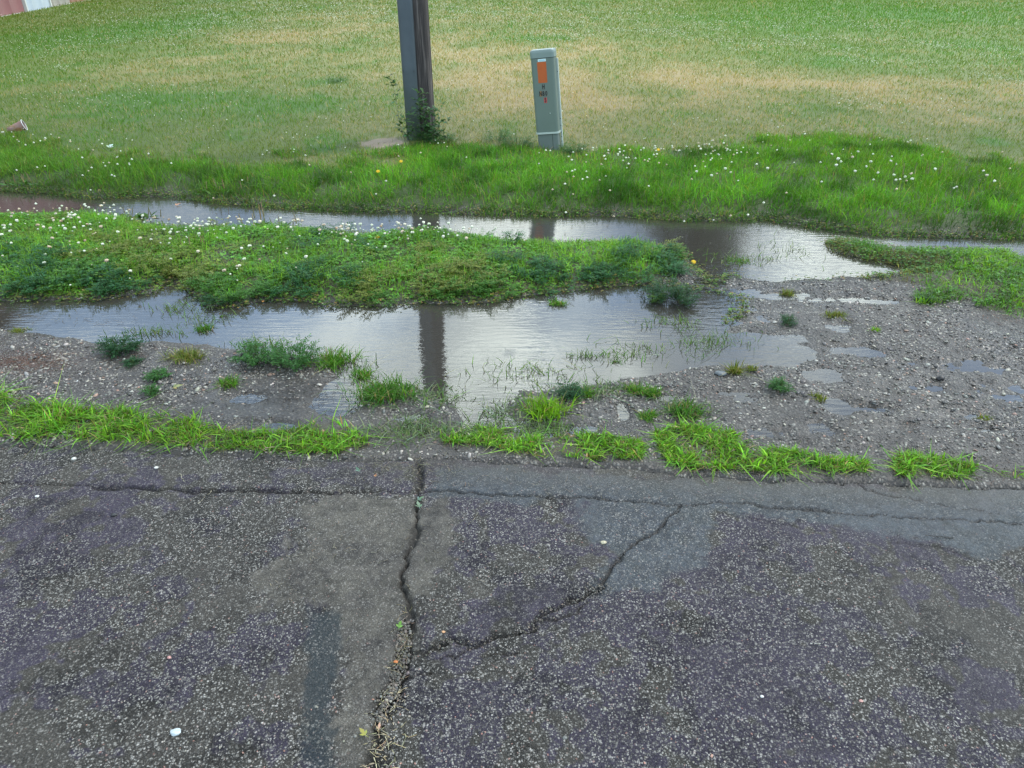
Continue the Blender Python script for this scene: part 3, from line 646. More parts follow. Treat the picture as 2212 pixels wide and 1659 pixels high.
clover_leaves(mb, x, y, hh, (.006+.036*env)*rng.uniform(.5,1.2,len(x))*(1+.6*fbm(x,y,.14,2,218)), .011*rng.uniform(.7,1.4,len(x)), cvar(c, len(x), .22, .12))
tag(mb.build('clover_leaves', M_leaf), 'mat of three-leaved clover foliage on the strip between ditch and near puddle', 'clover', kind='stuff')
# ragged ferny weeds, denser along the near side of the strip
mb = MB()
x, y = in_zone(lambda a, b: f_strip(a, b)*np.clip(.12+ss(-sdf(FR, a, b), -.1, .1), 0, 1), 250, lo, hi)
for a, b in zip(x, y):
    t = fbm(np.array([a]), np.array([b]), .35, 2, 219)[0]
    col = (.035,.115,.04) if t > .12 else ((.065,.17,.03) if t > -.15 else (.15,.19,.04))
    weed(mb, a, b, random.uniform(.05,.11), random.uniform(.04,.10), random.randint(7,12), col, random.uniform(.016,.026))
tag(mb.build('strip_weeds', M_leaf), 'dark ferny weeds crowding the near side of the strip above the puddle', 'weeds', kind='stuff')
# brownish low creepers at the waterline and on the tongue
mb = MB()
def f_shore(a, b):
    z = zones(a, b); w1 = np.exp(-((z['main']-.01)/.035)**2)*(b > float(P(1106,700)[1])); w2 = np.exp(-((z['ditch']-.02)/.04)**2)
    return np.clip(np.maximum(w1, w2), 0, 1)*np.where(z['road'] > .5, 1, 0)*np.where((a > 1.3) & (z['lawn'] > .05) & (z['tongue'] > .05), .12, 1)
x, y = in_zone(f_shore, 15000, (-5.5, 3.2), (6, 6.2))
hh = np.maximum(height(x, y), -.004)
c = np.where(rng.random((len(x),1)) < .45, [[.14,.14,.045]], [[.075,.15,.03]])
clover_leaves(mb, x, y, hh, .004+.022*rng.random(len(x)), .008*rng.uniform(.6,1.5,len(x)), cvar(c, len(x), .35, .2))
tag(mb.build('shore_creepers', M_leaf), 'low brownish green creeping plants along the waterline of ditch and puddle', 'creeping plants', kind='stuff')

# right hand tongue of grass between ditch and gravel
def f_tongue(a, b): return (sdf(TONGUE, a, b)+fbm(a, b, .2, 4, 221)*.16 < .0)*(.35+.65*(fbm(a, b, .18, 3, 222) > -.15))
lo, hi = bounds(TONGUE, 6.5)
x, y = in_zone(f_tongue, 17000, lo, hi); hh = np.maximum(height(x, y), -.003)
v = fbm(x, y, .35, 3, 223)[:,None]; c = np.where(v > .05, [[.15,.30,.025]], np.where(v > -.25, [[.095,.21,.03]], [[.15,.16,.05]]))
mb = MB(); mb.blades(x, y, hh-.004, rng.uniform(.018,.055,len(x))*(1+.4*v[:,0]), .0045*rng.uniform(.7,1.3,len(x)), cvar(c, len(x), .3, .15), lean=.8, segs=2)
x, y = in_zone(f_tongue, 7000, lo, hi); hh = np.maximum(height(x, y), -.003)
clover_leaves(mb, x, y, hh, rng.uniform(.008,.035,len(x)), .009*rng.uniform(.7,1.4,len(x)), cvar((.065,.16,.03), len(x), .35, .15))
tag(mb.build('tongue_grass', M_leaf), 'patchy low grass and creepers at the right between ditch and gravel', 'grass', kind='stuff')

# crabgrass along the edge of the asphalt
mb = MB()
for pl, n, hm in ((EDGE1, 16500, 1.0), (EDGE2, 3600, .7), (EDGE3, 5000, .85), (EDGE4, 1700, .75), (EDGE5, 900, .5)):
    lo, hi = bounds(pl, 3.6)
    cl = fbm
    x, y = in_zone(lambda a, b: (sdf(pl, a, b) < .0)*np.clip((.5 if pl is EDGE1 else .25)+2.0*(fbm(a, b, .08, 3, 231)+.12), .05, 1), n, lo, hi)
    hh = height(x, y)+.004
    v = fbm(x, y, .12, 3, 233)
    lft = ss(-x, .7, 1.8) if pl is EDGE1 else 0*x
    c = np.tile(np.array([.105,.235,.020]), (len(x),1))*(1+.55*v)[:,None]
    dd = rng.random((len(x),1)); c = np.where(dd < .14, [[.13,.115,.035]], np.where(dd < .22, [[.24,.20,.11]], c))
    mb.blades(x, y, hh, hm*(.011+.022*rng.random(len(x)))*(1+.7*v)*(1+.55*lft), .0050*rng.uniform(.5,1.3,len(x)), cvar(c, len(x), .40, .18), lean=1.05, bend=.5, segs=3)
    m = n//20; k = rng.choice(len(x), m, replace=False)           # longer flopping leaves
    mb.blades(x[k], y[k], hh[k], hm*rng.uniform(.03,.055,m), .0072*rng.uniform(.6,1.3,m), cvar((.14,.30,.026), m, .3, .12), lean=.7, bend=.8, segs=3)
tag(mb.build('edge_grass', M_leaf), 'bright crabgrass growing in broken rows along the asphalt edge', 'grass', kind='stuff')

# grey green flattened grass lying in mud where the water runs over, and blades poking from the puddles
mb = MB()
bl = [(860,945,70,26),(930,860,70,24),(1010,935,60,14),(1090,890,50,26),(1150,810,110,24),(1370,760,60,20),(1500,750,60,22),(1560,735,70,18),(1280,770,60,6),(440,690,50,16),(390,668,60,10),(560,745,60,10),(330,720,60,8),(1450,700,60,14),(1300,850,60,14),(1700,540,60,22),(760,800,40,16),(900,925,60,16),(1170,930,90,14),(1550,560,60,20),(1480,890,50,20),(1620,560,80,10)]
for (a, b, rx, ry) in bl:
    cpt = P(a, b); sx = mpp(a, b)*rx*.6; sy = abs(P(a,b-ry)[1]-P(a,b+ry)[1])/2*.6
    n = int((220 if b > 840 else 90)*max(.5, rx/60)) if b > 600 else 60
    x = rng.normal(cpt[0], sx, n); y = rng.normal(cpt[1], sy, n); q = np.maximum(height(x, y), 0)
    fl = b > 840
    col = np.where(rng.random((n,1)) < (.6 if fl else .25), [[.15,.19,.11]], [[.075,.14,.03]])
    mb.blades(x, y, q, rng.uniform(.015,.05,n)*(1 if not fl else .8), .0042*rng.uniform(.6,1.2,n), cvar(col, n, .3, .12), lean=1.3 if fl else .9, segs=3)
tag(mb.build('drowned_grass', M_leaf), 'scattered drowned grass blades lying flat in the mud and standing in the puddles', 'grass', kind='stuff')

# ------------------------------------------------------------------ single plants on the gravel
TUFTS = [  # kind, px, py(base), radius px, height px, name, label
 ('g',438,718,20,20,'small dark grass tuft standing in the near puddle at left'),
 ('w',265,772,42,34,'feathery green weed on gravel below the puddle, beside a small dark sprig'),
 ('w',290,797,16,12,'small dark green sprig on gravel under the feathery weed at left'),
 ('g',400,790,44,24,'flat yellow-green grass tuft on the gravel at left'),
 ('w',345,826,20,14,'small ferny sprig on the gravel, upper of two close together at left'),
 ('w',328,862,15,22,'small green sprig on the gravel, lower of two close together at left'),
 ('g',492,842,26,20,'sparse pale grass sprig at the edge of a muddy hollow'),
 ('w',560,795,50,44,'big bushy ferny weed, left half of the clump at the puddle edge'),
 ('w',640,802,52,50,'tallest ferny weed of the clump at the puddle edge, with grass at its right'),
 ('g',715,798,50,34,'thin fanned grass tuft at the right end of the clump by the puddle'),
 ('g',783,818,22,26,'slender grass tuft standing in water left of the reflected pole'),
 ('g',835,880,68,46,'broad dark-green grass clump on mud just left of the reflected pole'),
 ('w',470,664,32,18,'low dark green weed mound in the water off the weedy strip'),
 ('g',1180,908,52,44,'bright lime grass clump beside the tiny rippled puddle'),
 ('w',1226,868,26,30,'ferny dark sprig behind the bright lime grass clump'),
 ('g',1265,864,24,22,'small light green grass tuft right of the ferny sprig'),
 ('g',1372,856,26,20,'small green grass tuft, left of the pair right of the reflection'),
 ('g',1408,858,24,20,'small green grass tuft, right of the pair right of the reflection'),
 ('g',1400,912,26,16,'small green grass tuft on mud above the asphalt edge grass'),
 ('g',1482,905,46,30,'spreading dark green grass tuft on gravel above the tall edge grass'),
 ('w',1440,655,40,62,'large dark grey-green weed at the tip of the strip, in the water'),
 ('w',1478,662,30,46,'dark bushy weed right beside the large weed at the tip of the strip'),
 ('w',1418,656,16,34,'pale green sprig at the foot of the large weed in the water'),
 ('g',1330,784,10,12,'tiny dark grass sprig standing alone in the open puddle'),
 ('w',1702,706,18,26,'small dark green weed on wet gravel right of the puddle'),
 ('w',1684,852,19,32,'lone bright ferny weed on the gravel at right'),
 ('g',1765,866,16,14,'little yellow-green grass tuft on gravel beside a water film'),
 ('g',1805,692,24,16,'flat olive grass tuft on the gravel below the right hand grass'),
 ('g',1600,690,14,10,'tiny yellowish grass sprig at the right shore of the puddle'),
 ('g',1588,812,14,34,'thin brownish upright weed beside the dark flat stone'),
 ('g',1625,806,9,16,'tiny yellow sprig right of the brownish upright weed'),
 ('g',1892,722,14,8,'tiny lime sprig on the gravel at right'),
 ('g',2128,914,18,12,'small yellow-green tuft near the right edge on gravel'),
 ('w',1997,660,14,20,'small dark weed at the lower edge of the right hand grass'),
 ('g',1700,640,18,16,'small yellowish tuft on mud south of the ditch water'),
 ('g',1600,572,28,10,'low green tuft at the near shore of the ditch water'),
 ('g',1205,660,18,18,'small green tuft hanging over the puddle under the strip'),
 ('w',725,186,26,16,'dark green weed clump standing out of the mown lawn left of the pole'),
 ('g',36,722,24,10,'yellow-green tuft on gravel at the left shore of the puddle'),
 ('g',578,1045,13,20,'tiny green grass sprig growing on the asphalt'),
 ('g',1210,1,10,8,'') ]
for (kd, a, b, rp, hp, lab) in TUFTS[:-1]:
    lawnz = LZ*.9 if b < 330 else 0
    c = P(a, b-rp*.25, lawnz); k = mpp(a, b); r = rp*k; h = hp*k*(1.0 if kd == 'w' else .9)
    z0 = max(float(height(np.array([c[0]]), np.array([c[1]]))[0]), -.004)
    m = MB()
    lime = 'lime' in lab or 'bright' in lab; yel = 'yellow' in lab or 'olive' in lab or 'brownish' in lab; dark = 'dark' in lab
    if kd == 'g':
        n = int(30+rp*9)
        rr = r*.75*np.sqrt(rng.random(n)); th = rng.uniform(0, 6.283, n)
        col = (.13,.27,.014) if lime else ((.12,.15,.03) if yel else ((.055,.145,.02) if dark else (.075,.18,.02)))
        cx_ = np.repeat(rng.normal(0,.35*r,(1+n//14,2)),14,0)[:n]; rr = rr*.55; col = np.where(rng.random((n,1)) < .14, [[.22,.19,.10]], [col])
        m.blades(cx_[:,0]+rr*np.cos(th), cx_[:,1]*.8+rr*np.sin(th)*.8, np.full(n,-.004), h*rng.uniform(.25,1.1,n), .0042*rng.uniform(.7,1.4,n), cvar(col, n, .3, .15), lean=.55, bend=.6, yaw=th+rng.normal(0,1.3,n), segs=3)
        nm = 'grass_tuft'; cat = 'grass tuft'
    else:
        col = (.022,.075,.026) if dark else ((.085,.17,.03) if 'pale' in lab else (.040,.125,.026))
        st = bpy.data.objects  # noqa
        weed(m, 0, 0, r, h, int(7+rp*.75), col, .008+.011*min(1, rp/40), z0=0.0)
        nm = 'weed'; cat = 'weed'
    o = m.build(nm, M_leaf); o.location = (c[0], c[1], z0)
    tag(o, lab, cat, 'weeds and tufts growing from the gravel' if b > 330 and b < 1000 else None)

# plantain spikes
def spikes(px, py, n, spread, hpx, lab, z=0.0):
    c = P(px, py, z); k = mpp(px, py)
    r = empty('plantain', (c[0], c[1], float(height(np.array([c[0]]), np.array([c[1]]))[0])))
    for i_ in range(n):
        m = MB(); h = hpx*k*rng.uniform(.7,1.1); a = np.array([[rng.normal(0, spread*k*.5), rng.normal(0,.03), -.01]]); b = a+np.array([[rng.normal(0,.012), rng.normal(0,.012), h]])
        m.stems(a, b, np.full(1,.0012), cvar((.11,.13,.04), 1)); m.stems(a+(b-a)*.45, b, np.full(1,.0042), cvar((.20,.18,.09), 1, .15))
        m.build('seed_spike', M_dry, r)
    m2 = MB(); q = n*3; th = rng.uniform(0, 6.283, q); bs = np.stack([rng.normal(0, spread*k*.4, q), rng.normal(0,.03,q), np.full(q,.012)], 1)
    m2.leaflets(bs, np.stack([np.cos(th), np.sin(th), rng.uniform(.1,.7,q)], 1), rng.uniform(.05,.09,q), rng.uniform(.018,.03,q), cvar((.055,.13,.02), q, .2), fold=.1)
    m2.build('leaves', M_leaf, r)
    tag(r, lab, 'plantain', 'plantains with upright seed spikes')
spikes(560,492,7,34,56,'plantain with tall tan seed spikes standing before the ditch water, mid strip')
spikes(620,496,4,20,40,'smaller plantain with tan spikes just right of the tall spiked one')
spikes(300,470,6,50,34,'plantain with short brown spikes at the left end of the strip by the ditch')
spikes(160,466,5,40,30,'leftmost spiky plantain on the strip beside the brown ditch water')
spikes(425,548,5,40,34,'plantain with green spikes in the middle of the clover strip')
spikes(470,412,6,60,34,'dark broad-leaved plantain on the far ditch bank, left of the pole',LZ*.5)
spikes(1970,400,8,60,40,'plantain with brown stalks among clover on the bright right bank',LZ*.6)
spikes(1565,415,4,30,36,'broad-leaved light green plant on the far bank, right of the pedestal',LZ*.5)
spikes(60,395,6,60,34,'plantain with upright stalks on the far ditch bank at the left edge',LZ*.5)

# ------------------------------------------------------------------ clover flowers
def flower_mesh():
    import bmesh
    bm = bmesh.new()
    bmesh.ops.create_icosphere(bm, subdivisions=2, radius=.0105)
    r = random.Random(4)
    for v in bm.verts: v.co *= 1+r.uniform(-.34,.22); v.co.z = v.co.z*.78
    for f in bm.faces: f.material_index = 0
    top = Vector((0,0,0))
    q = bmesh.ops.create_cone(bm, segments=4, radius1=.0013, radius2=.001, depth=.11, cap_ends=False, matrix=Matrix.Translation((0,0,-.062)))
    for v in q['verts']:
        for f in v.link_faces: f.material_index = 1
    me = bpy.data.meshes.new('clover_flower'); bm.to_mesh(me); bm.free()
    return me
def petal_mat():
    m, nt, out, N, L = newmat('clover_petals')
    oi = N('ShaderNodeObjectInfo'); t2 = N('ShaderNodeTexCoord'); nn = N('ShaderNodeTexNoise', _Scale=150.0); L(t2.outputs['Object'], nn.inputs['Vector']); ma = N('ShaderNodeMath', operation='MULTIPLY_ADD'); L(nn.outputs[0], ma.inputs[0]); ma.inputs[1].default_value=.5; L(oi.outputs['Random'], ma.inputs[2]); mb_ = N('ShaderNodeMath', operation='SUBTRACT'); L(ma.outputs[0], mb_.inputs[0]); mb_.inputs[1].default_value=.25
    r = N('ShaderNodeValToRGB'); L(mb_.outputs[0], r.inputs[0]); el = r.color_ramp.elements
    el[0].position=0; el[0].color=(.50,.56,.38,1); el[1].position=1; el[1].color=(.36,.24,.16,1)
    k = el.new(.3); k.color=(.62,.65,.52,1); k = el.new(.65); k.color=(.60,.58,.46,1); k = el.new(.85); k.color=(.50,.40,.29,1)
    p = N('ShaderNodeBsdfPrincipled', _Roughness=.8); L(r.outputs[0], p.inputs['Base Color']); p.inputs['Specular IOR Level'].default_value=.2
    t = N('ShaderNodeTexCoord'); n = N('ShaderNodeTexNoise', _Scale=420.0); L(t.outputs['Object'], n.inputs['Vector'])
    b = N('ShaderNodeBump', _Strength=.8, _Distance=.003); L(n.outputs[0], b.inputs['Height']); L(b.outputs[0], p.inputs['Normal'])
    L(p.outputs[0], out.inputs[0]); return m
M_pet = petal_mat(); M_stem = simple('flower_stem', (.09,.14,.035), .6)
fm = flower_mesh(); fm.materials.append(M_pet); fm.materials.append(M_stem)
FLB = [(170,512,200,40,1.0),(60,500,90,34,.6),(450,508,140,26,1.0),(640,478,120,18,1.2),(850,505,90,26,1.0),(980,512,110,18,1.6),(820,520,160,22,1.0),(760,545,160,30,.5),(330,560,250,50,.25),(70,600,60,30,.25),(540,610,60,16,.4),(1150,520,60,12,.3)]
def f_clv(a, b):
    p = 0*a
    for (u,v,rx,ry,k) in FLB: p = p+k*blob(a, b, u, v, rx, ry)
    return np.clip(p*np.clip(.7+2.2*fbm(a, b, .14, 3, 303), .08, 2), 0, 1)*(sdf(STRIP, a, b) < -.02)
x, y = in_zone(f_clv, 272, (-3.9,3.7), (1.6,5.3)); hh = height(x, y)
nfl = 0
def add_flower(x, y, z, h, s, lab, grp):
    o = bpy.data.objects.new('clover_flower', fm); COL.objects.link(o)
    o.location = (x, y, z+h); o.rotation_euler = (random.gauss(0,.18), random.gauss(0,.18), random.uniform(0,6.28)); o.scale = (s,s,s*random.uniform(.85,1.1))
    tag(o, lab, 'clover flower', grp)
for a, b, c in zip(x, y, hh):
    add_flower(a, b, c, random.uniform(.055,.09), random.choice((.5,.7,.85,.95,1.1))*random.uniform(.8,1.05), 'round white clover flower standing in the strip between ditch and puddle', 'white clover flowers on the strip')
FLK = [(1830,386,10,4),(1250,0,1,1)]
bankf = [(1790,356),(1800,366),(1835,362),(1845,352),(1878,357),(1870,372),(1795,378),(1805,372),(1838,392),(1860,383),(1885,396),(1912,371),(1922,400),(1945,404),(1960,410),(1925,412),(1960,398),(2010,388),(2110,392),(2120,402),(2132,414),(1560,385),(1570,393),(1530,400),(1500,392),(1650,385)]
for (a, b) in bankf:
    q = P(a+random.uniform(-3,3), b+18, LZ*.6); z = float(height(np.array([q[0]]), np.array([q[1]]))[0])
    add_flower(q[0], q[1], z, .12, random.uniform(.9,1.25), 'white clover flower standing up from the bright grass of the right bank', 'white clover flowers on the right bank')
# the small and far ones: uncountable dots in the lawn and on the bank
DOTS = [(1534,80,150,26,1.0),(1330,45,180,26,.75),(1750,70,260,34,.7),(1850,128,200,18,.9),(2130,112,120,18,.8),(1200,86,120,10,.9),(400,60,260,34,.55),(600,15,260,14,.5),(2000,245,200,22,.16),(820,28,200,22,.35),(1000,40,160,20,.35),(60,170,60,30,.25),(200,120,200,50,.12),(2200,180,80,20,.5),(1100,150,300,60,.05),(250,220,120,20,.12)]
def f_dot(a, b):
    p = np.full(a.shape, .02)
    for (u,v,rx,ry,k) in DOTS: p = p+k*blob(a, b, u, v, rx, ry, LZ)*(.05+1.7*ss(fbm(a,b,.8,4,301), .0, .25))*.75
    return np.clip(p*np.clip(14/b, .3, 1.4), 0, 1)
# sampled evenly in distance bands so near ones are not lost
n = 90000; b = np.exp(rng.uniform(np.log(6.4), np.log(42), n)); a = rng.uniform(-1,1,n)*(b*.8+.8)
k = (rng.random(n) < f_dot(a, b)*1.0*(b/14)) & (sdf(LAWN, a, b, 6) < -.3); fx, fy = a[k], b[k]
bx, by = in_zone(lambda a, b: np.clip(.03+.9*blob(a,b,1360,345,120,22,LZ*.6)+.5*blob(a,b,1530,350,90,26,LZ*.6)+.3*blob(a,b,1280,400,120,30,LZ*.6)+.3*blob(a,b,130,320,180,30,LZ*.6)+.4*blob(a,b,260,385,50,20,LZ*.6)+.3*blob(a,b,1200,330,60,10,LZ*.6),0,1)*(sdf(LUSH,a,b)<0), 260, (-6.5,4.7), (6.5,8))
ex, ey = in_zone(f_clv, 130, (-3.9,3.7), (1.6,5.3)); bx = np.concatenate([bx,ex]); by = np.concatenate([by,ey])
sz = np.concatenate([.0072*np.clip(fy/14, .9, 1.9)*rng.uniform(.7,1.25,len(fx)), np.where(by < 4.72, .006, .0095)*rng.uniform(.8,1.2,len(bx))])
hgt = np.concatenate([rng.uniform(.045,.075,len(fx)), np.where(by < 4.72+.0*bx, .05, .09)*rng.uniform(.8,1.2,len(bx))])
fx = np.concatenate([fx,bx]); fy = np.concatenate([fy,by]); fz = height(fx, fy)+hgt
oc = np.array([(1,0,0),(0,1,0),(-1,0,0),(0,-1,0),(0,0,.8),(0,0,-.8)], float); ot = np.array([(0,1,4),(1,2,4),(2,3,4),(3,0,4),(1,0,5),(2,1,5),(3,2,5),(0,3,5)])
V = np.stack([fx,fy,fz],1)[:,None]+oc[None]*sz[:,None,None]; T = (np.arange(len(fx))*6)[:,None,None]+ot[None]
cw = np.where(rng.random((len(fx),1)) < .25, [[.60,.50,.36]], [[.70,.72,.60]])*rng.uniform(.7,1.1,(len(fx),1))
M_dot = leafmat('distant_petals', .1, .8, .2)
o = mesh_np('distant_clover_flowers', V.reshape(-1,3), None, T.reshape(-1,3), np.repeat(cw,6,0), None, [M_dot], True)
tag(o, 'thousands of tiny white clover heads dotting the lawn and far bank', 'clover flowers', kind='stuff')

# dandelions
def dandelion(px, py, z, lab, hpx=20):
    import bmesh
    c = P(px, py+hpx, z); h = hpx*mpp(px, py)
    z0 = float(height(np.array([c[0]]), np.array([c[1]]))[0])
    r = empty('dandelion', (c[0], c[1], z0))
    bm = bmesh.new()
    for ring, (n, L, zz) in enumerate(((14,.017,.0),(12,.012,.003),(8,.007,.005))):
        for i in range(n):
            a = 6.283*i/n+ring*.2; w_ = .003
            p = [(0,0,zz),(math.cos(a-.18)*L*.7,math.sin(a-.18)*L*.7,zz+.002),(math.cos(a)*L,math.sin(a)*L,zz+.001),(math.cos(a+.18)*L*.7,math.sin(a+.18)*L*.7,zz+.002)]
            bm.faces.new([bm.verts.new(q) for q in p])
    fl = bm_obj('flower_head', bm, M_yel, r); fl.location = (0,0,h); fl.rotation_euler = (R(30),0,0)
    bm = bmesh.new(); bmesh.ops.create_cone(bm, segments=6, radius1=.002, radius2=.0015, depth=h, matrix=Matrix.Translation((0,0,h/2)))
    bm_obj('stem', bm, M_stem, r); tag(r, lab, 'dandelion', 'yellow dandelions')
M_yel = simple('dandelion_petals', (.75,.50,.02), .7)
dandelion(819, 377, LZ*.6, 'yellow dandelion in the far bank grass, right of the ditch bend')
dandelion(868, 356, LZ*.6, 'small yellow dandelion just below the utility pole')
dandelion(1497, 565, 0, 'yellow dandelion bud at the right tip of the strip', 10)
dandelion(818, 528, 0, 'orange-yellow dandelion among the clover of the strip', 10)
dandelion(1420, 334, LZ*.6, 'yellow dandelion right of the pedestal among white clover', 12)

# ------------------------------------------------------------------ loose stones
import bmesh
def ico():
    bm = bmesh.new(); bmesh.ops.create_icosphere(bm, subdivisions=1, radius=1); bm.verts.ensure_lookup_table()
    v = np.array([q.co[:] for q in bm.verts]); f = np.array([[w.index for w in p.verts] for p in bm.faces]); bm.free(); return v, f
IV, IF = ico()
def pebbles(name, x, y, z, size, col, mat, flat=.5):
    n = len(x); v = np.repeat(IV[None], n, 0)*(1+rng.uniform(-.28,.28,(n,len(IV),1)))
    s = size[:,None]*np.stack([rng.uniform(.75,1.35,n), rng.uniform(.6,1.0,n), flat*rng.uniform(.6,1.2,n)], 1)
    v = v*s[:,None]; a = rng.uniform(0,6.283,n); ca, sa = np.cos(a)[:,None], np.sin(a)[:,None]
    X_ = v[...,0]*ca-v[...,1]*sa; Y_ = v[...,0]*sa+v[...,1]*ca; tl = rng.normal(0,.25,(n,2))
    Z_ = v[...,2]+X_*tl[:,:1]+Y_*tl[:,1:]
    V = np.stack([X_+x[:,None], Y_+y[:,None], Z_+z[:,None]], -1)
    T = (np.arange(n)*len(IV))[:,None,None]+IF[None]
    return mesh_np(name, V.reshape(-1,3), None, T.reshape(-1,3), np.repeat(col,len(IV),0), None, [mat])
M_stone = leafmat('wet_stone', 0.0, .38, .5)
def f_grav(a, b):
    z = zones(a, b)
    p = (z['road'] > .01)*(z['lawn'] > .02)*(z['strip'] > -.0)*(z['tongue'] > -.03)*np.clip(ss(np.minimum(z['main'], z['ditch']), -.04, .05), .0, 1)
    n = fbm(a, b, .3, 4, 311)
    p = p*np.clip(.55+1.1*n, .06, 1)*(1-.85*blob(a,b,560,885,170,42))*(1-.9*blob(a,b,930,940,190,46))*(1-.75*z['hollow'].clip(0,1))
    p = p*(1-.8*blob(a,b,1250,920,170,30))
    return np.clip(p + .5*blob(a,b,2000,860,160,28)*(z['road']>.02), 0, 1)
x, y = in_zone(f_grav, 36000, (-3.6,2.2), (4.0,5.1)); n = len(x)
size = np.exp(rng.normal(math.log(.0042), .42, n)).clip(.002,.014); hh = height(x, y)
tone = rng.random((n,1)); col = np.where(tone < .38, [[.055,.052,.048]], np.where(tone < .72, [[.15,.14,.122]], np.where(tone < .96, [[.30,.278,.235]], [[.26,.16,.12]])))
ok = hh > -.004+.003*rng.random(n)
o = pebbles('gravel', x[ok], y[ok], (hh+size*.12)[ok], size[ok], cvar(col, n, .22, .05)[ok], M_stone, .38)
tag(o, 'wet gravel of small tan and grey stones between the puddles and the asphalt', 'gravel', kind='stuff')
# grit and a little straw lying on the asphalt
x, y = in_zone(lambda a, b: (sdf(ROAD,a,b,3) < -.01)*np.clip(.18+.8*blob(a,b,200,990,300,26,RZ)+.9*blob(a,b,1900,1050,300,12,RZ)+.4*blob(a,b,860,1480,50,160,RZ),0,1), 1700, (-2.4,.9), (2.6,2.5)); n = len(x)
size = np.exp(rng.normal(math.log(.0022), .35, n)).clip(.0012,.006)
zrd = RZ+.004*fbm(x, y, .5, 3, 83)
tone = rng.random((n,1)); col = np.where(tone < .9, [[.20,.19,.165]], [[.26,.14,.11]])
o = pebbles('grit', x, y, zrd-.0006+size*.1, size, cvar(col, n, .3, .05), M_stone)
tag(o, 'fine loose grit scattered over the cracked asphalt', 'grit', kind='stuff')
# rubble and plant litter filling the wide crack
ck = poly(CR_W[3][0][:7], RZ)
ck2 = poly(CR_W[6][0][:15], RZ); t2_ = rng.uniform(0, len(ck2)-1.001, 420); i2 = t2_.astype(int); f2_ = (t2_-i2)[:,None]
q2 = ck2[i2]*(1-f2_)+ck2[i2+1]*f2_ + rng.normal(0,.016,(420,2))
tt = rng.uniform(0, len(ck)-1.001, 700); i0 = tt.astype(int); fr_ = (tt-i0)[:,None]
q = ck[i0]*(1-fr_)+ck[i0+1]*fr_ + rng.normal(0,.012,(700,2))
q = np.concatenate([q, q2])
o = pebbles('crack_rubble', q[:,0], q[:,1], np.concatenate([np.full(700, RZ-.006)+rng.uniform(-.002,.004,700), np.full(420, RZ-.001)]), np.concatenate([rng.uniform(.002,.0065,700), rng.uniform(.0012,.0036,420)]), cvar((.085,.075,.06), 1120, .4, .08), M_stone, .6)
tag(o, 'crumbs of stone and mud filling the wide crack in the asphalt', 'rubble', kind='stuff')

def bits(px, py, n, sx, sy, length, col, z=None, curl=.4, wd=.0022):
    """thin straws and stalk pieces lying about"""
    c = P(px, py, RZ if py > 1000 else 0); k = mpp(px, py)
    x = rng.normal(c[0], sx*k, n); y = rng.normal(c[1], sy*k*1.7, n)
    z = np.maximum(height(x, y), 0)+.006 if z is None else np.full(n, z)
    a = rng.uniform(0, 6.283, n); L = length*rng.uniform(.5,1.2,n)
    return x, y, z, a, L, cvar(col, n, .25, .1), wd
def litter(name, sets, lab, cat):
    m = MB()
    for st_ in sets:
        x, y, z, a, L, c, wd = bits(*st_[:7], **(st_[7] if len(st_) > 7 else {}))
        p0 = np.stack([x,y,z],1); d = np.stack([np.cos(a),np.sin(a),rng.normal(0,.08,len(x))],1)*L[:,None]
        bend = np.stack([-d[:,1], d[:,0], d[:,2]*0],1)*rng.normal(0,.15,(len(x),1))
        m.stems(p0, p0+d*.5+bend, np.full(len(x), wd/2), c); m.stems(p0+d*.5+bend, p0+d, np.full(len(x), wd/2), c)
    return tag(m.build(name, M_dry), lab, cat, kind='stuff')
litter('dead_straw', [(60,790,260,60,14,.045,(.14,.07,.045)),(330,770,60,60,20,.03,(.16,.08,.05)),(2170,700,40,40,14,.04,(.22,.12,.08)),(900,950,160,80,26,.035,(.14,.12,.09)),(1000,1030,120,200,20,.03,(.17,.15,.11)),(640,860,160,60,22,.04,(.07,.06,.05)),
    (1900,950,180,200,40,.035,(.10,.085,.07)),(2100,1010,120,60,18,.04,(.09,.07,.055)),(560,930,60,80,12,.035,(.10,.085,.06)),(700,1180,120,160,60,.022,(.16,.145,.11),{'z':RZ+.004}),(830,1600,60,14,40,.035,(.36,.31,.19),{'z':RZ+.002}),
    (870,1400,50,9,40,.03,(.2,.17,.11),{'z':RZ+.001}),(1200,1040,60,200,20,.025,(.15,.13,.1),{'z':RZ+.003}),(130,690,60,120,10,.04,(.16,.13,.07)),(1420,610,30,60,12,.08,(.2,.16,.1)),(1480,590,40,60,12,.05,(.16,.13,.07)),(900,1010,120,90,14,.035,(.15,.14,.1),{'z':RZ+.002})],
    'brown and tan bits of dead straw and stalks strewn over gravel, mud and asphalt', 'plant litter')

def stone(px, py, wpx, lab, col, z=0, name='stone', flat=.55, mat=None):
    c = P(px, py, z); s = wpx*mpp(px, py)/2
    bm = bmesh.new(); bmesh.ops.create_icosphere(bm, subdivisions=3, radius=s)
    r = random.Random(px)
    o3 = Vector((r.random()*9, r.random()*9, r.random()*9))
    from mathutils import noise
    for v in bm.verts:
        n = v.co.normalized(); k = 1+.35*noise.noise(n*1.3+o3)+.12*noise.noise(n*4+o3); v.co = Vector((n.x*s*k, n.y*s*k*.75, n.z*s*k*flat))
    m = simple(name+'_surface', col, .5, nscale=60, namt=.3, bump=.4)
    o = bm_obj(name, bm, m, None, True); zb = (z or max(float(height(np.array([c[0]]), np.array([c[1]]))[0]), 0))
    o.location = (c[0], c[1], zb+s*flat*.55); tag(o, lab, 'stone'); return o
stone(380,1583,22,'pale bluish white stone lying alone on the asphalt, lower left',(.42,.48,.50),RZ,flat=.4)
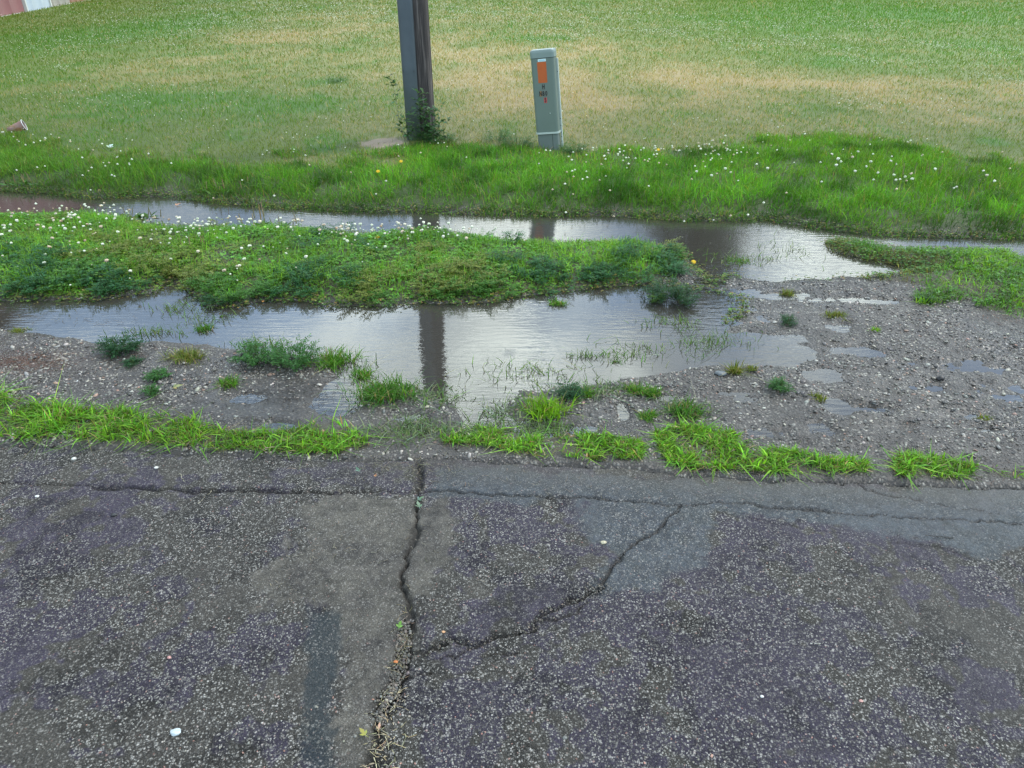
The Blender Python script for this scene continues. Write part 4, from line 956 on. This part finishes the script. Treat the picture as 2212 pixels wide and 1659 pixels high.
stone(290,1690-1,12,'small pale grey stone',(.4,.4,.38),RZ) if False else None
stone(290,1621-60+15,10,'small pale stone on the asphalt left of the white stone',(.38,.38,.36),RZ) if False else None
stone(247,1114,13,'small black lump on the asphalt at the left',(.02,.02,.02),RZ)
stone(2030,823,19,'black clod lying alone on the gravel at right',(.018,.017,.018),0)
stone(1555,814,24,'flat slate-grey stone beside the brownish weed',(.10,.115,.125),0,flat=.35)
stone(1942,797,8,'tiny black pebble left above the black clod',(.02,.02,.02),0)
stone(1738,860,10,'small black lump left of the little yellow-green tuft',(.025,.022,.02),0)
stone(1712,862,11,'dark mud lump below the lone ferny weed',(.03,.027,.022),0)
stone(1672,700,10,'pale flat pebble left of the small dark weed',(.36,.34,.3),0)
stone(1935,823,12,'dark lump on the gravel left of the black clod',(.03,.028,.026),0,flat=.4)
stone(81,1073,9,'white pebble on the asphalt near the left edge',(.55,.55,.52),RZ)
stone(160,992,10,'small white stone at the asphalt edge, left',(.55,.55,.5),RZ)
stone(338,1011,9,'white pebble on the asphalt above the long crack',(.5,.5,.46),RZ)
stone(1304,1173,12,'cream pebble in the bluish wet patch of asphalt',(.42,.38,.26),RZ)
stone(366,1421,9,'pinkish pebble on the asphalt left of centre',(.42,.22,.2),RZ)
stone(958,1366,8,'orange pebble beside the wide crack',(.5,.28,.14),RZ)
stone(855,1430,10,'orange-brown chip wedged in the wide crack',(.40,.13,.03),RZ,flat=.35)
stone(1646,1505,8,'white pebble on the asphalt at lower right',(.6,.6,.58),RZ)
stone(1860,1515,9,'small pink pebble on the asphalt at lower right',(.45,.25,.22),RZ)

def leafbit(px, py, wpx, col, lab, z=RZ, rot=0.3):
    c = P(px, py, z); s = wpx*mpp(px, py); m = MB()
    th = np.array([rot, rot+.9, rot-.8]); n = 3
    m.leaflets(np.zeros((n,3)), np.stack([np.cos(th), np.sin(th), np.array([.18,.3,.1])],1), s*np.array([1,.6,.55]), s*np.array([.4,.3,.28]), cvar(col, n, .15), fold=.2)
    m.stems(np.zeros((1,3)), np.array([[-math.cos(rot)*s*.5,-math.sin(rot)*s*.5,.004]]), np.array([.001]), cvar(col,1))
    o = m.build('fallen_leaf', M_leaf); zb = z if py > 985 else max(float(height(np.array([c[0]]), np.array([c[1]]))[0]), 0)
    o.location = (c[0], c[1], zb+.004); tag(o, lab, 'leaf')
leafbit(906,1098,20,(.20,.30,.22),'pale green torn leaf in the narrow top of the crack',rot=1.9)
leafbit(903,1082,16,(.18,.28,.20),'pale green leaf scrap just above the torn leaf in the crack',rot=.6)
leafbit(862,1358,18,(.16,.34,.08),'bright green leaf scrap stuck in the wide crack',rot=1.4)
leafbit(790,1590,22,(.36,.36,.10),'yellow-green leaf scrap at the bottom of the wide crack',rot=2.4)
leafbit(819,1578,16,(.45,.30,.18),'tan leaf scrap beside the straw in the wide crack',rot=1.6)
leafbit(811,1031,9,(.55,.28,.12),'small orange leaf on the wet mud by the asphalt edge',rot=1.5)
leafbit(776,1020,16,(.14,.22,.16),'grey-green flattened leaf on the asphalt left of the crack top',rot=2.2)
leafbit(376,845,22,(.34,.32,.14),'pale yellowish curled leaf on the gravel at left',z=0,rot=.3)
leafbit(60,638,26,(.22,.07,.05),'dark red dead leaf on the mud under the strip at left',z=0,rot=.2)
leafbit(380,445,13,(.55,.30,.20),'orange-brown dead leaf floating on the ditch water',z=0,rot=.9)
leafbit(235,318,18,(.60,.66,.62),'white scrap of paper in the bank grass at left',z=LZ,rot=1.5)
leafbit(1812,227,8,(.6,.66,.6),'tiny white scrap in the straw-coloured lawn at right',z=LZ,rot=1.0)

def stick(px1, py1, px2, py2, r, col, lab, z=RZ):
    a = P(px1,py1,z); b = P(px2,py2,z); m = MB(); n = 7; t = np.linspace(0,1,n)[:,None]
    pts = a*(1-t)+b*t; pts = pts+rng.normal(0,.0022,pts.shape); zb = z if py1 > 985 else max(float(height(a[:1],a[1:])[0]), 0)
    p3 = np.concatenate([pts-a, rng.uniform(.003,.007,(n,1))],1)
    m.stems(p3[:-1], p3[1:], np.full(n-1, r), cvar(col, n-1, .1, .03)); o = m.build('twig', M_dry); o.location = (a[0],a[1],zb+.001); tag(o, lab, 'twig')
stick(1994,1160,2060,1165,.0022,(.04,.036,.034),'thin dark twig on the wet asphalt at right')
stick(430,1090,460,1060,.0018,(.26,.24,.18),'pale straw on the asphalt below the long crack')
stick(388,1025,400,1044,.0016,(.3,.28,.2),'short pale straw on the asphalt above the long crack')
stick(1010,1140,1035,1110,.0014,(.24,.22,.17),'thin straw on the asphalt beside the mud film')
stick(530,858,556,840,.002,(.28,.24,.18),'pale twig across the muddy hollow at left',z=0)
stick(1840,868,1950,885,.003,(.05,.045,.045),'dark root-like twig on gravel at the edge of a water film',z=0)
stick(2100,987,2210,978,.0022,(.22,.19,.14),'long pale grass stalk on the gravel at far right',z=0)
stick(1720,812,1730,812,.004,(.03,.028,.026),'short black stick on the gravel at right',z=0)
stick(1752,1392,1775,1395,.0022,(.36,.35,.32),'short white twig on the asphalt at lower right')

# ------------------------------------------------------------------ utility pole with its steel cable guard
pc = P(913, 300, LZ*.9); pz = float(height(pc[:1], pc[1:])[0])
def wood_mat():
    m, nt, out, N, L = newmat('weathered_wood')
    t = N('ShaderNodeTexCoord'); mp = N('ShaderNodeMapping'); mp.inputs['Scale'].default_value=(26,26,1.1); L(t.outputs['Object'], mp.inputs[0])
    n = N('ShaderNodeTexNoise', _Scale=1.6, _Detail=7.0, _Roughness=.65); L(mp.outputs[0], n.inputs['Vector'])
    r = N('ShaderNodeValToRGB'); L(n.outputs[0], r.inputs[0]); el = r.color_ramp.elements
    el[0].position=.36; el[0].color=(.012,.010,.010,1); el[1].position=.68; el[1].color=(.15,.13,.12,1); k = el.new(.50); k.color=(.040,.033,.032,1)
    p = N('ShaderNodeBsdfPrincipled', _Roughness=.85); L(r.outputs[0], p.inputs['Base Color'])
    b = N('ShaderNodeBump', _Strength=.9, _Distance=.012); L(n.outputs[0], b.inputs['Height']); L(b.outputs[0], p.inputs['Normal']); L(p.outputs[0], out.inputs[0]); return m
def steel_mat():
    m, nt, out, N, L = newmat('galvanised_steel')
    t = N('ShaderNodeTexCoord'); n = N('ShaderNodeTexNoise', _Scale=7.0, _Detail=5.0); L(t.outputs['Object'], n.inputs['Vector'])
    r = N('ShaderNodeValToRGB'); L(n.outputs[0], r.inputs[0]); el = r.color_ramp.elements
    el[0].position=.3; el[0].color=(.062,.080,.095,1); el[1].position=.7; el[1].color=(.082,.102,.120,1)
    sp = N('ShaderNodeSeparateXYZ'); L(t.outputs['Object'], sp.inputs[0])
    n2 = N('ShaderNodeMath', operation='MULTIPLY_ADD'); L(n.outputs[0], n2.inputs[0]); n2.inputs[1].default_value=.4; L(sp.outputs[2], n2.inputs[2])
    mr = N('ShaderNodeMapRange'); L(n2.outputs[0], mr.inputs[0]); mr.inputs[1].default_value=.35; mr.inputs[2].default_value=.85; mr.inputs[3].default_value=1; mr.inputs[4].default_value=0
    mc = N('ShaderNodeMix', data_type='RGBA'); L(mr.outputs[0], mc.inputs[0]); L(r.outputs[0], mc.inputs[6]); mc.inputs[7].default_value=(.055,.075,.065,1)   # algae and dirt splash
    p = N('ShaderNodeBsdfPrincipled', _Roughness=.48, _Metallic=.25); L(mc.outputs[2], p.inputs['Base Color']); L(p.outputs[0], out.inputs[0]); return m
pole = empty('utility_pole', (pc[0], pc[1], pz-.02)); pole.rotation_euler = (0, R(-.3), 0)
tag(pole, 'tall weathered wooden utility pole with a grey steel cable guard on its left side', 'utility pole')
bm = bmesh.new(); seg, rows = 40, 40; r0 = .128
vs = []
for j in range(rows+1):
    zz = -.4+10.4*j/rows; ring = []
    for i in range(seg):
        a = 6.283185*i/seg; rr = (r0-.0045*zz)*(1+.012*math.sin(i*5.1)+.012*math.sin(i*11.7+1))
        ring.append(bm.verts.new((math.cos(a)*rr, math.sin(a)*rr, zz)))
    vs.append(ring)
for j in range(rows):
    for i in range(seg): bm.faces.new((vs[j][i], vs[j][(i+1)%seg], vs[j+1][(i+1)%seg], vs[j+1][i]))
bm.faces.new(vs[-1])
o = bm_obj('shaft', bm, wood_mat(), pole, True)
# guard: a half round channel with side flanges, strapped to the front left of the pole
M_steel = steel_mat()
bm = bmesh.new(); prof = []
for k in range(13):
    a = math.pi*(k/12); prof.append((-math.cos(a)*.070, -math.sin(a)**.6*.062))
prof = [(-.070,.07),(-.070,.03)]+prof+[(.070,.03),(.070,.06)]
rows_ = [bm_ for bm_ in (-.15, .02, .6, 1.2, 2.0, 3.2)]
vv = [[bm.verts.new((x_, y_, z_)) for (x_, y_) in prof] for z_ in rows_]
for j in range(len(rows_)-1):
    for i in range(len(prof)-1): bm.faces.new((vv[j][i], vv[j][i+1], vv[j+1][i+1], vv[j+1][i]))
bmesh.ops.recalc_face_normals(bm, faces=bm.faces)
bmesh.ops.solidify(bm, geom=bm.faces, thickness=.004)
gd = bm_obj('cable_guard', bm, M_steel, pole, False); gd.location = (-.062, -.095, 0); gd.rotation_euler = (0,0,R(-12)); gd['label'] = 'blue-grey half round steel cable guard'
for p_ in gd.data.polygons: p_.use_smooth = True
M_bolt = simple('bolt', (.03,.03,.032), .5, .5)
for zb in (.62, 1.7, 2.9):
    for sx in (-1, 1):
        bm = bmesh.new(); bmesh.ops.create_cone(bm, segments=6, radius1=.007, radius2=.006, depth=.008, matrix=Matrix.Rotation(R(90),4,'X'))
        bt = bm_obj('bolt', bm, M_bolt, gd); bt.location = (sx*.050, -.050, zb)
for zb in (1.35, 2.6):
    bm = bmesh.new(); n = 28; w_ = .02
    ra = [bm.verts.new((math.cos(6.2832*i/n)*(.132), math.sin(6.2832*i/n)*.132, zb-w_/2)) for i in range(n)]
    rb = [bm.verts.new((math.cos(6.2832*i/n)*(.132), math.sin(6.2832*i/n)*.132, zb+w_/2)) for i in range(n)]
    for i in range(n): bm.faces.new((ra[i], ra[(i+1)%n], rb[(i+1)%n], rb[i]))
    bm_obj('strap', bm, M_bolt, pole)

# saplings and vines at the foot of the pole
def sapling(px, py, hts, lab, dxs, name='sapling', dy=-.14):
    c = P(px, py, LZ*.9); k = mpp(px, py); z0 = float(height(c[:1], c[1:])[0])
    r = empty(name, (c[0], c[1]+dy, z0))
    st = MB(); lf = MB()
    for h, dx_ in zip(hts, dxs):
        n = 9; t = np.linspace(0,1,n); ph = random.random()*6
        pts = np.stack([dx_[0]*k+(dx_[1]-dx_[0])*k*t**1.4+.012*np.sin(t*7+ph), -.03+.02*np.sin(t*5+ph)*t+t*random.uniform(-.05,.03), h*k*t], 1)
        st.stems(pts[:-1], pts[1:], np.linspace(.003,.0012,n-1), cvar((.07,.06,.04), n-1, .1))
        m = int(h*.22)+5; tt = rng.uniform(.12, 1, m); b = np.stack([np.interp(tt, t, pts[:,i]) for i in range(3)], 1)
        a = rng.uniform(0, 6.283, m)
        for rep in range(2):
            d = np.stack([np.cos(a+rep*.9)*.8, np.sin(a+rep*.9)*.8, rng.uniform(-.3,.6,m)], 1); off = d*.025*rep
            lf.leaflets(b+off, d, rng.uniform(.036,.062,m), rng.uniform(.020,.032,m), cvar((.050,.110,.045), m, .35, .12), fold=.15)
    st.build('stem', M_dry, r); lf.build('leaves', M_leaf, r); tag(r, lab, 'shrub', 'saplings at the foot of the pole')
sapling(890,306,(125,60,70),'thin leafy sapling climbing the left side of the pole over the steel guard',((-10,-32),(2,-12),(2,10)))
sapling(925,308,(80,60,100,45,50,105,75),'bushy dark sapling at the right foot of the pole',((0,12),(2,20),(-6,-2),(10,34),(-4,0),(-10,-12),(4,2)))
sapling(950,306,(62,70,44,30),'thin sapling with reddish stems standing right of the pole',((-6,-2),(0,8),(4,18),(-8,-14)),dy=-.05)
# ferny weeds between the pole and the pedestal
for (a,b,rp,hp,lab) in ((925,318,42,24,'low green ferny weed mound in front of the pole'),(965,316,34,16,'green weed patch right of the pole foot'),(1075,312,44,20,'ferny green weed mound midway between pole and pedestal'),(1120,322,40,20,'ferny green weed mound leaning against the pedestal left side'),(1240,332,34,16,'low green weed right of the pedestal foot')):
    c = P(a,b,LZ*.8); k = mpp(a,b); z0 = float(height(c[:1],c[1:])[0]); m = MB(); weed(m,0,0,rp*k,hp*k*1.4,46,(.035,.115,.02),.016,z0=0.0)
    o = m.build('weed', M_leaf); o.location=(c[0],c[1],z0); tag(o, lab, 'weed', 'ferny weeds by the pole and pedestal')
m = MB(); c = P(1000,305,LZ*.9); n = 14; a0 = np.stack([rng.normal(c[0],.06,n), rng.normal(c[1],.05,n), np.full(n, float(height(c[:1],c[1:])[0])+.005)],1)
m.stems(a0, a0+np.stack([rng.normal(0,.08,n), rng.normal(0,.04,n), rng.uniform(.0,.10,n)],1), np.full(n,.0016), cvar((.32,.28,.2), n, .2))
tag(m.build('dry_stalks', M_dry), 'small bundle of pale dry stalks lying between pole and pedestal', 'dry stalks')

# ------------------------------------------------------------------ utility pedestal
pd = P(1188, 324, LZ*.8); pdz = float(height(pd[:1], pd[1:])[0])
ped = empty('utility_pedestal', (pd[0], pd[1], pdz-.01), (R(-1), R(-6.0), R(-14))); ped.scale = (.96,.97,.97)
tag(ped, 'leaning grey-green plastic utility pedestal with an orange label on its front', 'utility pedestal')
M_ped = simple('pedestal_plastic', (.112,.152,.130), .5, nscale=6, namt=.07)
M_base = simple('pedestal_base', (.105,.135,.124), .55, nscale=9, namt=.12)
M_light = simple('pale_plastic', (.36,.42,.39), .45)
M_seam = simple('dark_seam', (.02,.03,.028), .8)
def rbox(name, w_, d_, z0, z1, rad, mat, parent, taper=0, dome=0, loc=(0,0)):
    """box with rounded upright edges"""
    bm = bmesh.new(); pr = []
    for (cx, cy, a0) in ((w_/2-rad, d_/2-rad, 0), (-w_/2+rad, d_/2-rad, 90), (-w_/2+rad, -d_/2+rad, 180), (w_/2-rad, -d_/2+rad, 270)):
        for i in range(6):
            a = R(a0+90*i/5); pr.append((cx+rad*math.cos(a), cy+rad*math.sin(a)))
    levels = [(z0,1.0),(z1-.0,1.0)] if not dome else [(z0,1.0),(z1-dome,1.0),(z1-dome*.35,.97),(z1,.90)]
    vv = [[bm.verts.new((x_*(s-taper*((z_-z0)/(z1-z0)))+loc[0], y_*s+loc[1], z_)) for (x_,y_) in pr] for (z_,s) in levels]
    n = len(pr)
    for j in range(len(vv)-1):
        for i in range(n): bm.faces.new((vv[j][i], vv[j][(i+1)%n], vv[j+1][(i+1)%n], vv[j+1][i]))
    bm.faces.new(vv[-1]); bm.faces.new(vv[0][::-1])
    bmesh.ops.recalc_face_normals(bm, faces=bm.faces)
    o = bm_obj(name, bm, mat, parent); 
    return o
PW, PD_ = .212, .135
base = rbox('base', PW-.018, PD_-.02, -.20, .175, .02, M_base, ped)
rbox('base_seam', .004, .004, -.0, .155, .0015, M_seam, base, loc=(.045, -(PD_-.02)/2))
cover = rbox('cover', PW, PD_, .150, .785, .026, M_ped, ped)
lip = rbox('cover_lip', PW+.006, PD_+.006, .146, .162, .028, M_light, cover)
cap = rbox('lid', PW+.008, PD_+.008, .790, .855, .028, simple('lid_plastic', (.17,.225,.21), .4, nscale=8, namt=.08), ped, dome=.022)
rbox('lid_seam', PW-.004, PD_-.004, .780, .795, .024, M_seam, cap)
mp_ = rbox('backplate', .018, .030, -.22, .77, .004, M_light, ped, loc=(PW/2+.006, PD_/2-.02))
for zh in (.02,.06,.10,.14,.20,.26,.66): 
    bm = bmesh.new(); bmesh.ops.create_cone(bm, segments=8, radius1=.004, radius2=.004, depth=.002, cap_ends=True, matrix=Matrix.Rotation(R(90),4,'X'))
    h_ = bm_obj('hole', bm, M_seam, mp_); h_.location = (PW/2+.007, PD_/2-.0365, zh)
FY = -PD_/2
def plate(name, x0, x1, z0, z1, mat, parent, y=FY-.0015, r=.004):
    bm = bmesh.new(); pr = []
    for (cx, cz, a0) in ((x1-r, z1-r, 0), (x0+r, z1-r, 90), (x0+r, z0+r, 180), (x1-r, z0+r, 270)):
        for i in range(4):
            a = R(a0+90*i/3); pr.append((cx+r*math.cos(a), cz+r*math.sin(a)))
    f = [bm.verts.new((a, y, b)) for a, b in pr]; g = [bm.verts.new((a, FY+.001, b)) for a, b in pr]
    bm.faces.new(f); n = len(pr)
    for i in range(n): bm.faces.new((f[i], f[(i+1)%n], g[(i+1)%n], g[i]))
    bmesh.ops.recalc_face_normals(bm, faces=bm.faces)
    return bm_obj(name, bm, mat, parent)
plate('orange_label', -.047, .035, .585, .757, simple('orange_sticker', (.40,.085,.014), .5, nscale=14, namt=.12), cover)
plate('white_label', -.038, .034, .760, .781, simple('white_frame', (.62,.72,.72), .5), cover)
plate('blue_label', -.031, .027, .763, .777, simple('pale_blue_sticker', (.32,.52,.58), .5), cover, y=FY-.0025, r=.002)
def letter(ch, x, z, size, mat, backing=None, tall=1.5):
    if backing: plate('letter_backing', x-.013, x+.013, z-.006, z+size*.8*tall*.78+.006, backing, cover, y=FY-.0012, r=.001)
    cu = bpy.data.curves.new('letter', 'FONT'); cu.body = ch; cu.size = size; cu.align_x = 'CENTER'; cu.extrude = .0006; cu.offset = .0012
    t_ = bpy.data.objects.new('tmp', cu); COL.objects.link(t_); dg = bpy.context.evaluated_depsgraph_get()
    me = bpy.data.meshes.new_from_object(t_.evaluated_get(dg)); bpy.data.objects.remove(t_)
    me.materials.clear(); me.materials.append(mat)
    o = bpy.data.objects.new('letter', me); COL.objects.link(o); o.parent = cover; o.location = (x, FY-.0032, z); o.rotation_euler = (R(90),0,0); o.scale = (1, tall, 1)
M_ink = simple('ink', (.012,.016,.014), .6); M_gold = simple('gold_backing', (.24,.13,.05), .6); M_grey = simple('grey_backing', (.13,.15,.13), .6); M_rb = simple('red_backing', (.50,.06,.06), .6)
letter('H', -.004, .535, .036, M_ink, M_grey)
letter('N', -.034, .478, .036, M_ink, M_gold); letter('8', -.008, .478, .036, M_ink, M_grey); letter('0', .018, .478, .036, M_ink, M_grey)
letter('5', .006, .422, .036, M_ink, M_rb)
bm = bmesh.new(); bmesh.ops.create_uvsphere(bm, u_segments=10, v_segments=6, radius=.0055); sc_ = bm_obj('screw', bm, M_light, cover, True); sc_.location = (.040, FY-.001, .325)

# ------------------------------------------------------------------ cup lying in the grass
cc_ = P(40, 288, LZ*.9); cz = float(height(cc_[:1], cc_[1:])[0])
cup = empty('cup', (cc_[0], cc_[1], cz+.055), (0, R(90-16), R(22)))
cup.scale = (.85,.85,.85)
tag(cup, 'crumpled orange and pink drink cup lying on its side in the grass at left', 'cup')
def cup_mat():
    m, nt, out, N, L = newmat('printed_cup')
    t = N('ShaderNodeTexCoord'); n = N('ShaderNodeTexNoise', _Scale=14.0, _Detail=2.0); L(t.outputs['Object'], n.inputs['Vector'])
    r = N('ShaderNodeValToRGB'); L(n.outputs[0], r.inputs[0]); el = r.color_ramp.elements
    el[0].position=.42; el[0].color=(.42,.26,.23,1); el[1].position=.6; el[1].color=(.42,.26,.15,1); k = el.new(.5); k.color=(.44,.31,.27,1)
    p = N('ShaderNodeBsdfPrincipled', _Roughness=.5); L(r.outputs[0], p.inputs['Base Color']); L(p.outputs[0], out.inputs[0]); return m
bm = bmesh.new(); n = 32; rws = [(-.095,.032),(-.05,.038),(0,.045),(.05,.052),(.085,.057)]
vv = [[bm.verts.new((math.cos(6.2832*i/n)*r_*(1+.05*math.sin(i*.8+z_*60)), math.sin(6.2832*i/n)*r_, z_)) for i in range(n)] for z_, r_ in rws]
for j in range(len(rws)-1):
    for i in range(n): bm.faces.new((vv[j][i], vv[j][(i+1)%n], vv[j+1][(i+1)%n], vv[j+1][i]))
bm.faces.new(vv[0][::-1]); bmesh.ops.solidify(bm, geom=bm.faces[:], thickness=.0012)
bm_obj('cup_wall', bm, cup_mat(), cup, True)
bpy.ops.mesh.primitive_torus_add(major_radius=.058, minor_radius=.0035, major_segments=32, minor_segments=8)
rim = bpy.context.object; rim.name = 'rim'; rim.data.name = 'rim'; rim.parent = cup; rim.location = (0,0,.086); rim.data.materials.append(simple('cup_rim', (.7,.72,.72), .5))

# ------------------------------------------------------------------ metal clad building at the left
def BL(px): return P(px, 37-37*px/198.0, .10)
A, B_ = BL(0), BL(182); u = (B_-A)/np.linalg.norm(B_-A); nrm = np.array([u[1], -u[0]])   # towards the lawn
if nrm[0] < 0: nrm = -nrm
bld = empty('metal_building', (A[0], A[1], 0), (0,0,math.atan2(u[1], u[0])))
tag(bld, 'metal clad farm building with red, white and beige ribbed siding at the top left', 'building')
sgn = 1.0 if (-u[1]*nrm[0]+u[0]*nrm[1]) > 0 else -1.0      # local +y is left of u
def sub(px): return float(np.dot(BL(px)-A, u))
HB = 6.6
def ribbed(x0, x1, z0, z1, mat, name, label=None, step=.95, y=0.0):
    V, Q = [], []; xs_ = [x0]; ys_ = [y]
    k = math.ceil(x0/step)
    while k*step < x1-.1:
        c_ = k*step
        if c_-.06 > x0+.02: xs_ += [c_-.06, c_-.035, c_+.035, c_+.06]; ys_ += [y, y+.035*sgn, y+.035*sgn, y]
        k += 1
    xs_.append(x1); ys_.append(y); n = len(xs_)
    V = [(a, b, z0) for a, b in zip(xs_, ys_)]+[(a, b, z1) for a, b in zip(xs_, ys_)]
    Q = [(i, i+1, n+i+1, n+i) for i in range(n-1)]
    o = mesh_np(name, np.array(V), np.array(Q), None, None, None, [mat]); o.parent = bld
    if label: o['label'] = label
    return o
M_red = simple('red_siding', (.24,.105,.105), .5, nscale=.8, namt=.1); M_wh = simple('white_siding', (.42,.48,.54), .5, nscale=.8, namt=.06)
M_bg = simple('beige_siding', (.30,.28,.24), .5, nscale=.8, namt=.08); M_br = simple('rust_siding', (.25,.13,.08), .6, nscale=.8, namt=.2); M_tr = simple('white_trim', (.55,.56,.53), .5); M_rf = simple('grey_roof', (.14,.14,.14), .5)
x54, x108, x165 = sub(54), sub(108), sub(152)
ribbed(-14, x54, .12, HB, M_red, 'siding', 'dull red ribbed metal siding')
ribbed(x54+.12, x108-.12, .12, HB*.8, M_wh, 'sliding_door', 'white ribbed sliding door', .9, y=.05*sgn)
ribbed(x54, x108, HB*.8, HB, M_red, 'siding', 'dull red siding above the white door')
ribbed(x108, x165, .12, HB, M_bg, 'siding', 'beige ribbed siding', .7)
ribbed(x165, x165+12, .12, HB, M_br, 'siding', 'rust brown siding at the far end', .7)
def lbox(name, x0, x1, y0, y1, z0, z1, mat):
    bm = bmesh.new(); bmesh.ops.create_cube(bm, size=1, matrix=Matrix.Translation(((x0+x1)/2,(y0+y1)/2,(z0+z1)/2)) @ Matrix.Diagonal((abs(x1-x0),abs(y1-y0),abs(z1-z0),1)))
    return bm_obj(name, bm, mat, bld)
lbox('base_trim', -14, x165+12, .0, .07*sgn, -.1, .12, M_tr)
lbox('door_frame', x54, x54+.10, 0.002*sgn, .09*sgn, .13, HB*.8, M_tr); lbox('door_frame', x108-.10, x108, 0.002*sgn, .09*sgn, .13, HB*.8, M_tr)
lbox('core_wall', -13.95, x165+11.95, -.03*sgn, -12*sgn, -.1, HB-.02, M_red)
bm = bmesh.new()
y0, ym, y1 = .5*sgn, -6*sgn, -12.5*sgn
f = [[bm.verts.new((x_, y_, z_)) for (y_, z_) in ((y0,HB),(ym,HB+2.6),(y1,HB),(y1,HB-.15),(ym,HB+2.4),(y0,HB-.15))] for x_ in (-14.5, x165+12.5)]
for i in range(6): bm.faces.new((f[0][i], f[0][(i+1)%6], f[1][(i+1)%6], f[1][i]))
bm.faces.new(f[0]); bm.faces.new(f[1][::-1]); bmesh.ops.recalc_face_normals(bm, faces=bm.faces)
bm_obj('roof', bm, M_rf, bld)

# ------------------------------------------------------------------ big tree beyond the lawn, seen mirrored in the ditch
def tree(x, y, h, rad, lab, seed):
    r = empty('tree', (x, y, 0)); g = np.random.default_rng(seed)
    bm = bmesh.new(); prev = None; n = 12
    for z_, r_ in ((0,.42),(.6,.33),(h*.3,.26),(h*.6,.16),(h*.92,.04)):
        ring = [bm.verts.new((math.cos(6.2832*i/n)*r_+.1*math.sin(z_), math.sin(6.2832*i/n)*r_, z_)) for i in range(n)]
        if prev:
            for i in range(n): bm.faces.new((prev[i], prev[(i+1)%n], ring[(i+1)%n], ring[i]))
        prev = ring
    bm_obj('trunk', bm, simple('bark', (.09,.07,.055), .9, nscale=8, namt=.3), r, True)
    m = MB(); nb = 150
    cz_ = h*(.16+.82*g.random(nb)**.8); cr = rad*np.sqrt(g.random(nb))*np.sqrt(np.clip(1-((cz_/h-.45)/.58)**2, .05, 1)); ca = g.uniform(0,6.283,nb)
    ctr = np.stack([cr*np.cos(ca), cr*np.sin(ca), cz_],1)
    m.stems(np.stack([0*cz_, 0*cz_, cz_*.75],1), ctr, np.full(nb,.05), np.tile([[.08,.065,.05]], (nb,1)))
    per = 170; b = np.repeat(ctr,per,0)+g.normal(0,.62,(nb*per,3)); d = g.normal(0,1,(nb*per,3))
    tone_ = np.repeat(np.exp(g.normal(0,.3,nb)),per)[:,None]
    m.leaflets(b, d, g.uniform(.16,.30,nb*per), g.uniform(.10,.18,nb*per), np.clip(np.tile([[.035,.065,.018]],(nb*per,1))*tone_,.005,.3), up=g.normal(0,1,(nb*per,3)))
    m.build('crown', M_leaf, r); tag(r, lab, 'tree', 'trees beyond the lawn')
tree(11.3, 43, 17, 3.4, 'tall leafy tree beyond the lawn, mirrored in the ditch right of the pedestal', 5)
tree(16.2, 58, 15, 4.2, 'broad leafy tree far beyond the lawn, behind the mirrored tall one', 6)
print('verts', sum(len(o.data.vertices) for o in S.objects if o.type=='MESH'), 'objs', len(S.objects))
